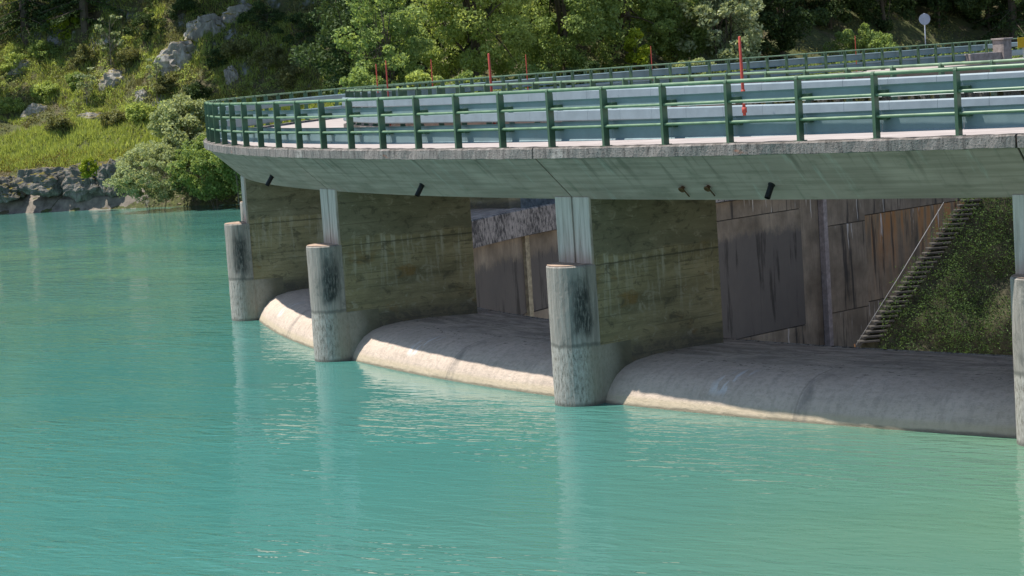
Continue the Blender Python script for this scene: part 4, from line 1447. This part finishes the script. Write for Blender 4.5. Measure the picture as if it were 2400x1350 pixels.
for nm, cnt, seed, mt, s0, thr, lb in (('green_cushions', 9000, 14, L_FRESH, 6.3, 0.02, 'bright green cushion plants on the lit hillside'), ('olive_cushions', 9000, 15, L_SCRUB, 6.3, -0.02, 'olive cushion plants between the hillside rocks')):
    X, Y = scatter(cnt, -42, -3, 108, 136, s0, 24, seed, (0.35, thr), 0.8)
    rm = rng.uniform(0.15, 0.45, len(X))
    i = np.repeat(np.arange(len(X)), 34)
    v = rng.normal(size=(len(i), 3))
    v /= np.linalg.norm(v, axis=1)[:, None]
    v[:, 2] = np.abs(v[:, 2]) * 0.7
    P = np.stack([X[i], Y[i], hgt(X, Y)[i]], 1) + v * (rm[i] * rng.uniform(0.6, 1.05, len(i)))[:, None]
    tag(link(nm, quads_mesh(nm, leaf_quads(P, 0.055)), mt), lb, 'plants', kind='stuff')
X, Y = scatter(16000, -34, -14, 108, 124, 1.3, 3.0, 8, (0.7, -0.25), 0.3)
Z = hgt(X, Y)
i = np.repeat(np.arange(len(X)), 7)
P = np.stack([X[i], Y[i], Z[i]], 1) + rng.normal(size=(len(i), 3)) * np.array([0.12, 0.12, 0.08]) + np.array([0, 0, 0.10])
tag(link('moss', quads_mesh('moss', leaf_quads(P, 0.04)), L_MOSS), 'rusty yellow moss capping the shore rocks', 'moss', kind='stuff')
# litter of pale driftwood and stones at the foot of the bushes
X, Y = scatter(9000, -20, -9, 102, 118, 0.0, 1.6, 9, None, 0.4)
Z = hgt(X, Y)
P = np.stack([X, Y, Z + 0.04], 1)
tag(link('shore_debris', quads_mesh('shore_debris', leaf_quads(P, 0.10, 0.25, 0, 0.6)), TWIG), 'pale driftwood and stones at the foot of the shore bushes', 'debris', kind='stuff')
# verge plants right behind the far railing
sv = rng.uniform(s_of(158), S_END - 4, 2200)
wv = -rng.uniform(0.4, 2.6, 2200)
PV = np.array([E(a, b, 0) for a, b in zip(sv, wv)])
PV[:, 2] = hgt(PV[:, 0], PV[:, 1])
i = np.repeat(np.arange(len(PV)), 18)
P = PV[i] + rng.normal(size=(len(i), 3)) * np.array([0.16, 0.16, 0.17]) + np.array([0, 0, 0.25])
tag(link('verge_plants', quads_mesh('verge_plants', leaf_quads(P, 0.065)), L_MID), 'leafy plants on the verge behind the far railing', 'plants', kind='stuff')

# ------------------------------------------------------------------ bank, stairs and handline inside the chute
d1, d2 = 96.3, 93.0
S1, S2 = at(2262, 470, d1), at(2020, 800, d2)
up_dir = (S1 - S2).normalized()
side = Vector((0.97, 0.10, -0.20)).normalized()
bv, bf = [], []
NU, NV = 60, 40
for j in range(NV):
    for i in range(NU):
        u = -3.5 + 16.0 * i / (NU - 1)
        v = 0.10 + 22.0 * j / (NV - 1)
        p = S2 + up_dir * u + side * v
        k = min(1, max(0, (v - 0.5) / 2))
        p = p + Vector((0, -0.8, 0.5)) * (0.7 * k * noise.fractal(p * 0.5, 1, 2, 3))
        bv.append(p)
for j in range(NV - 1):
    for i in range(NU - 1):
        a = j * NU + i
        bf.append((a, a + 1, a + NU + 1, a + NU))
bank = link('bank', mesh('bank', bv, bf), SOIL, None, True)
tag(bank, kind='structure', label='steep overgrown bank inside the spillway right of the stairs')
BV = np.array([tuple(v) for v in bv])
NB = 26000
idx = rng.integers(0, len(BV), NB)
jit = rng.normal(size=(NB, 3)) * np.array([0.22, 0.2, 0.18])
i = np.repeat(np.arange(NB), 7)
P = BV[idx][i] + jit[i] + rng.normal(size=(len(i), 3)) * 0.13 + np.array([0.0, -0.12, 0.06])
bn = np.array([noise.fractal(Vector(q) * 0.55, 1, 2, 3) for q in BV[idx]])[i]
P[:, 1] -= np.clip(bn, -0.2, 1) * 0.45
P = P[(((P - np.array(S2)) @ np.array(side)) > 0.75) & (bn > -0.42)]
tag(link('bank_ground_cover', quads_mesh('bank_ground_cover', leaf_quads(P, 0.05, 0.4)), L_GROUND), 'dense leafy ground cover on the shaded bank', 'ground cover', kind='stuff')
stairs = empty('stairway', S2)
tag(stairs, 'narrow concrete stairway running up between stained wall and overgrown bank', 'stairs')
nst = 30
hd = math.atan2(up_dir.y, up_dir.x)
st_me = box_mesh('step', -0.46, 0.46, -0.26, 0.22, -0.09, 0.0, 0.01)
st_me.materials.append(STEPM)
for k in range(nst):
    f = k / (nst - 1)
    p = S2.lerp(S1, f) + side * 0.30
    q = bpy.data.objects.new('step', st_me)
    col.objects.link(q)
    q.parent = stairs
    q.location = p - S2 + Vector((0, 0, 0.10))
    q.rotation_euler = (0, rng.normal() * 0.015, 0.12 + rng.normal() * 0.03)
h0, h1 = at(2004, 812, 91.5), at(2212, 474, 95.0)
hl = empty('hand_line', h0)
tag(hl, 'thin pale cable stretched diagonally across the stained wall', 'cable')
link('cable', mesh('cable', *tube_geo([(0, 0, 0), (h1 - h0) * 0.5 - Vector((0, 0, 0.06)), h1 - h0], 0.014, 6)), CABLE, hl, True)
link('anchor', mesh('anchor', *tube_geo([(0, -0.03, -0.1), (0, 0.05, 0.1)], 0.04, 8)), RUST, hl)
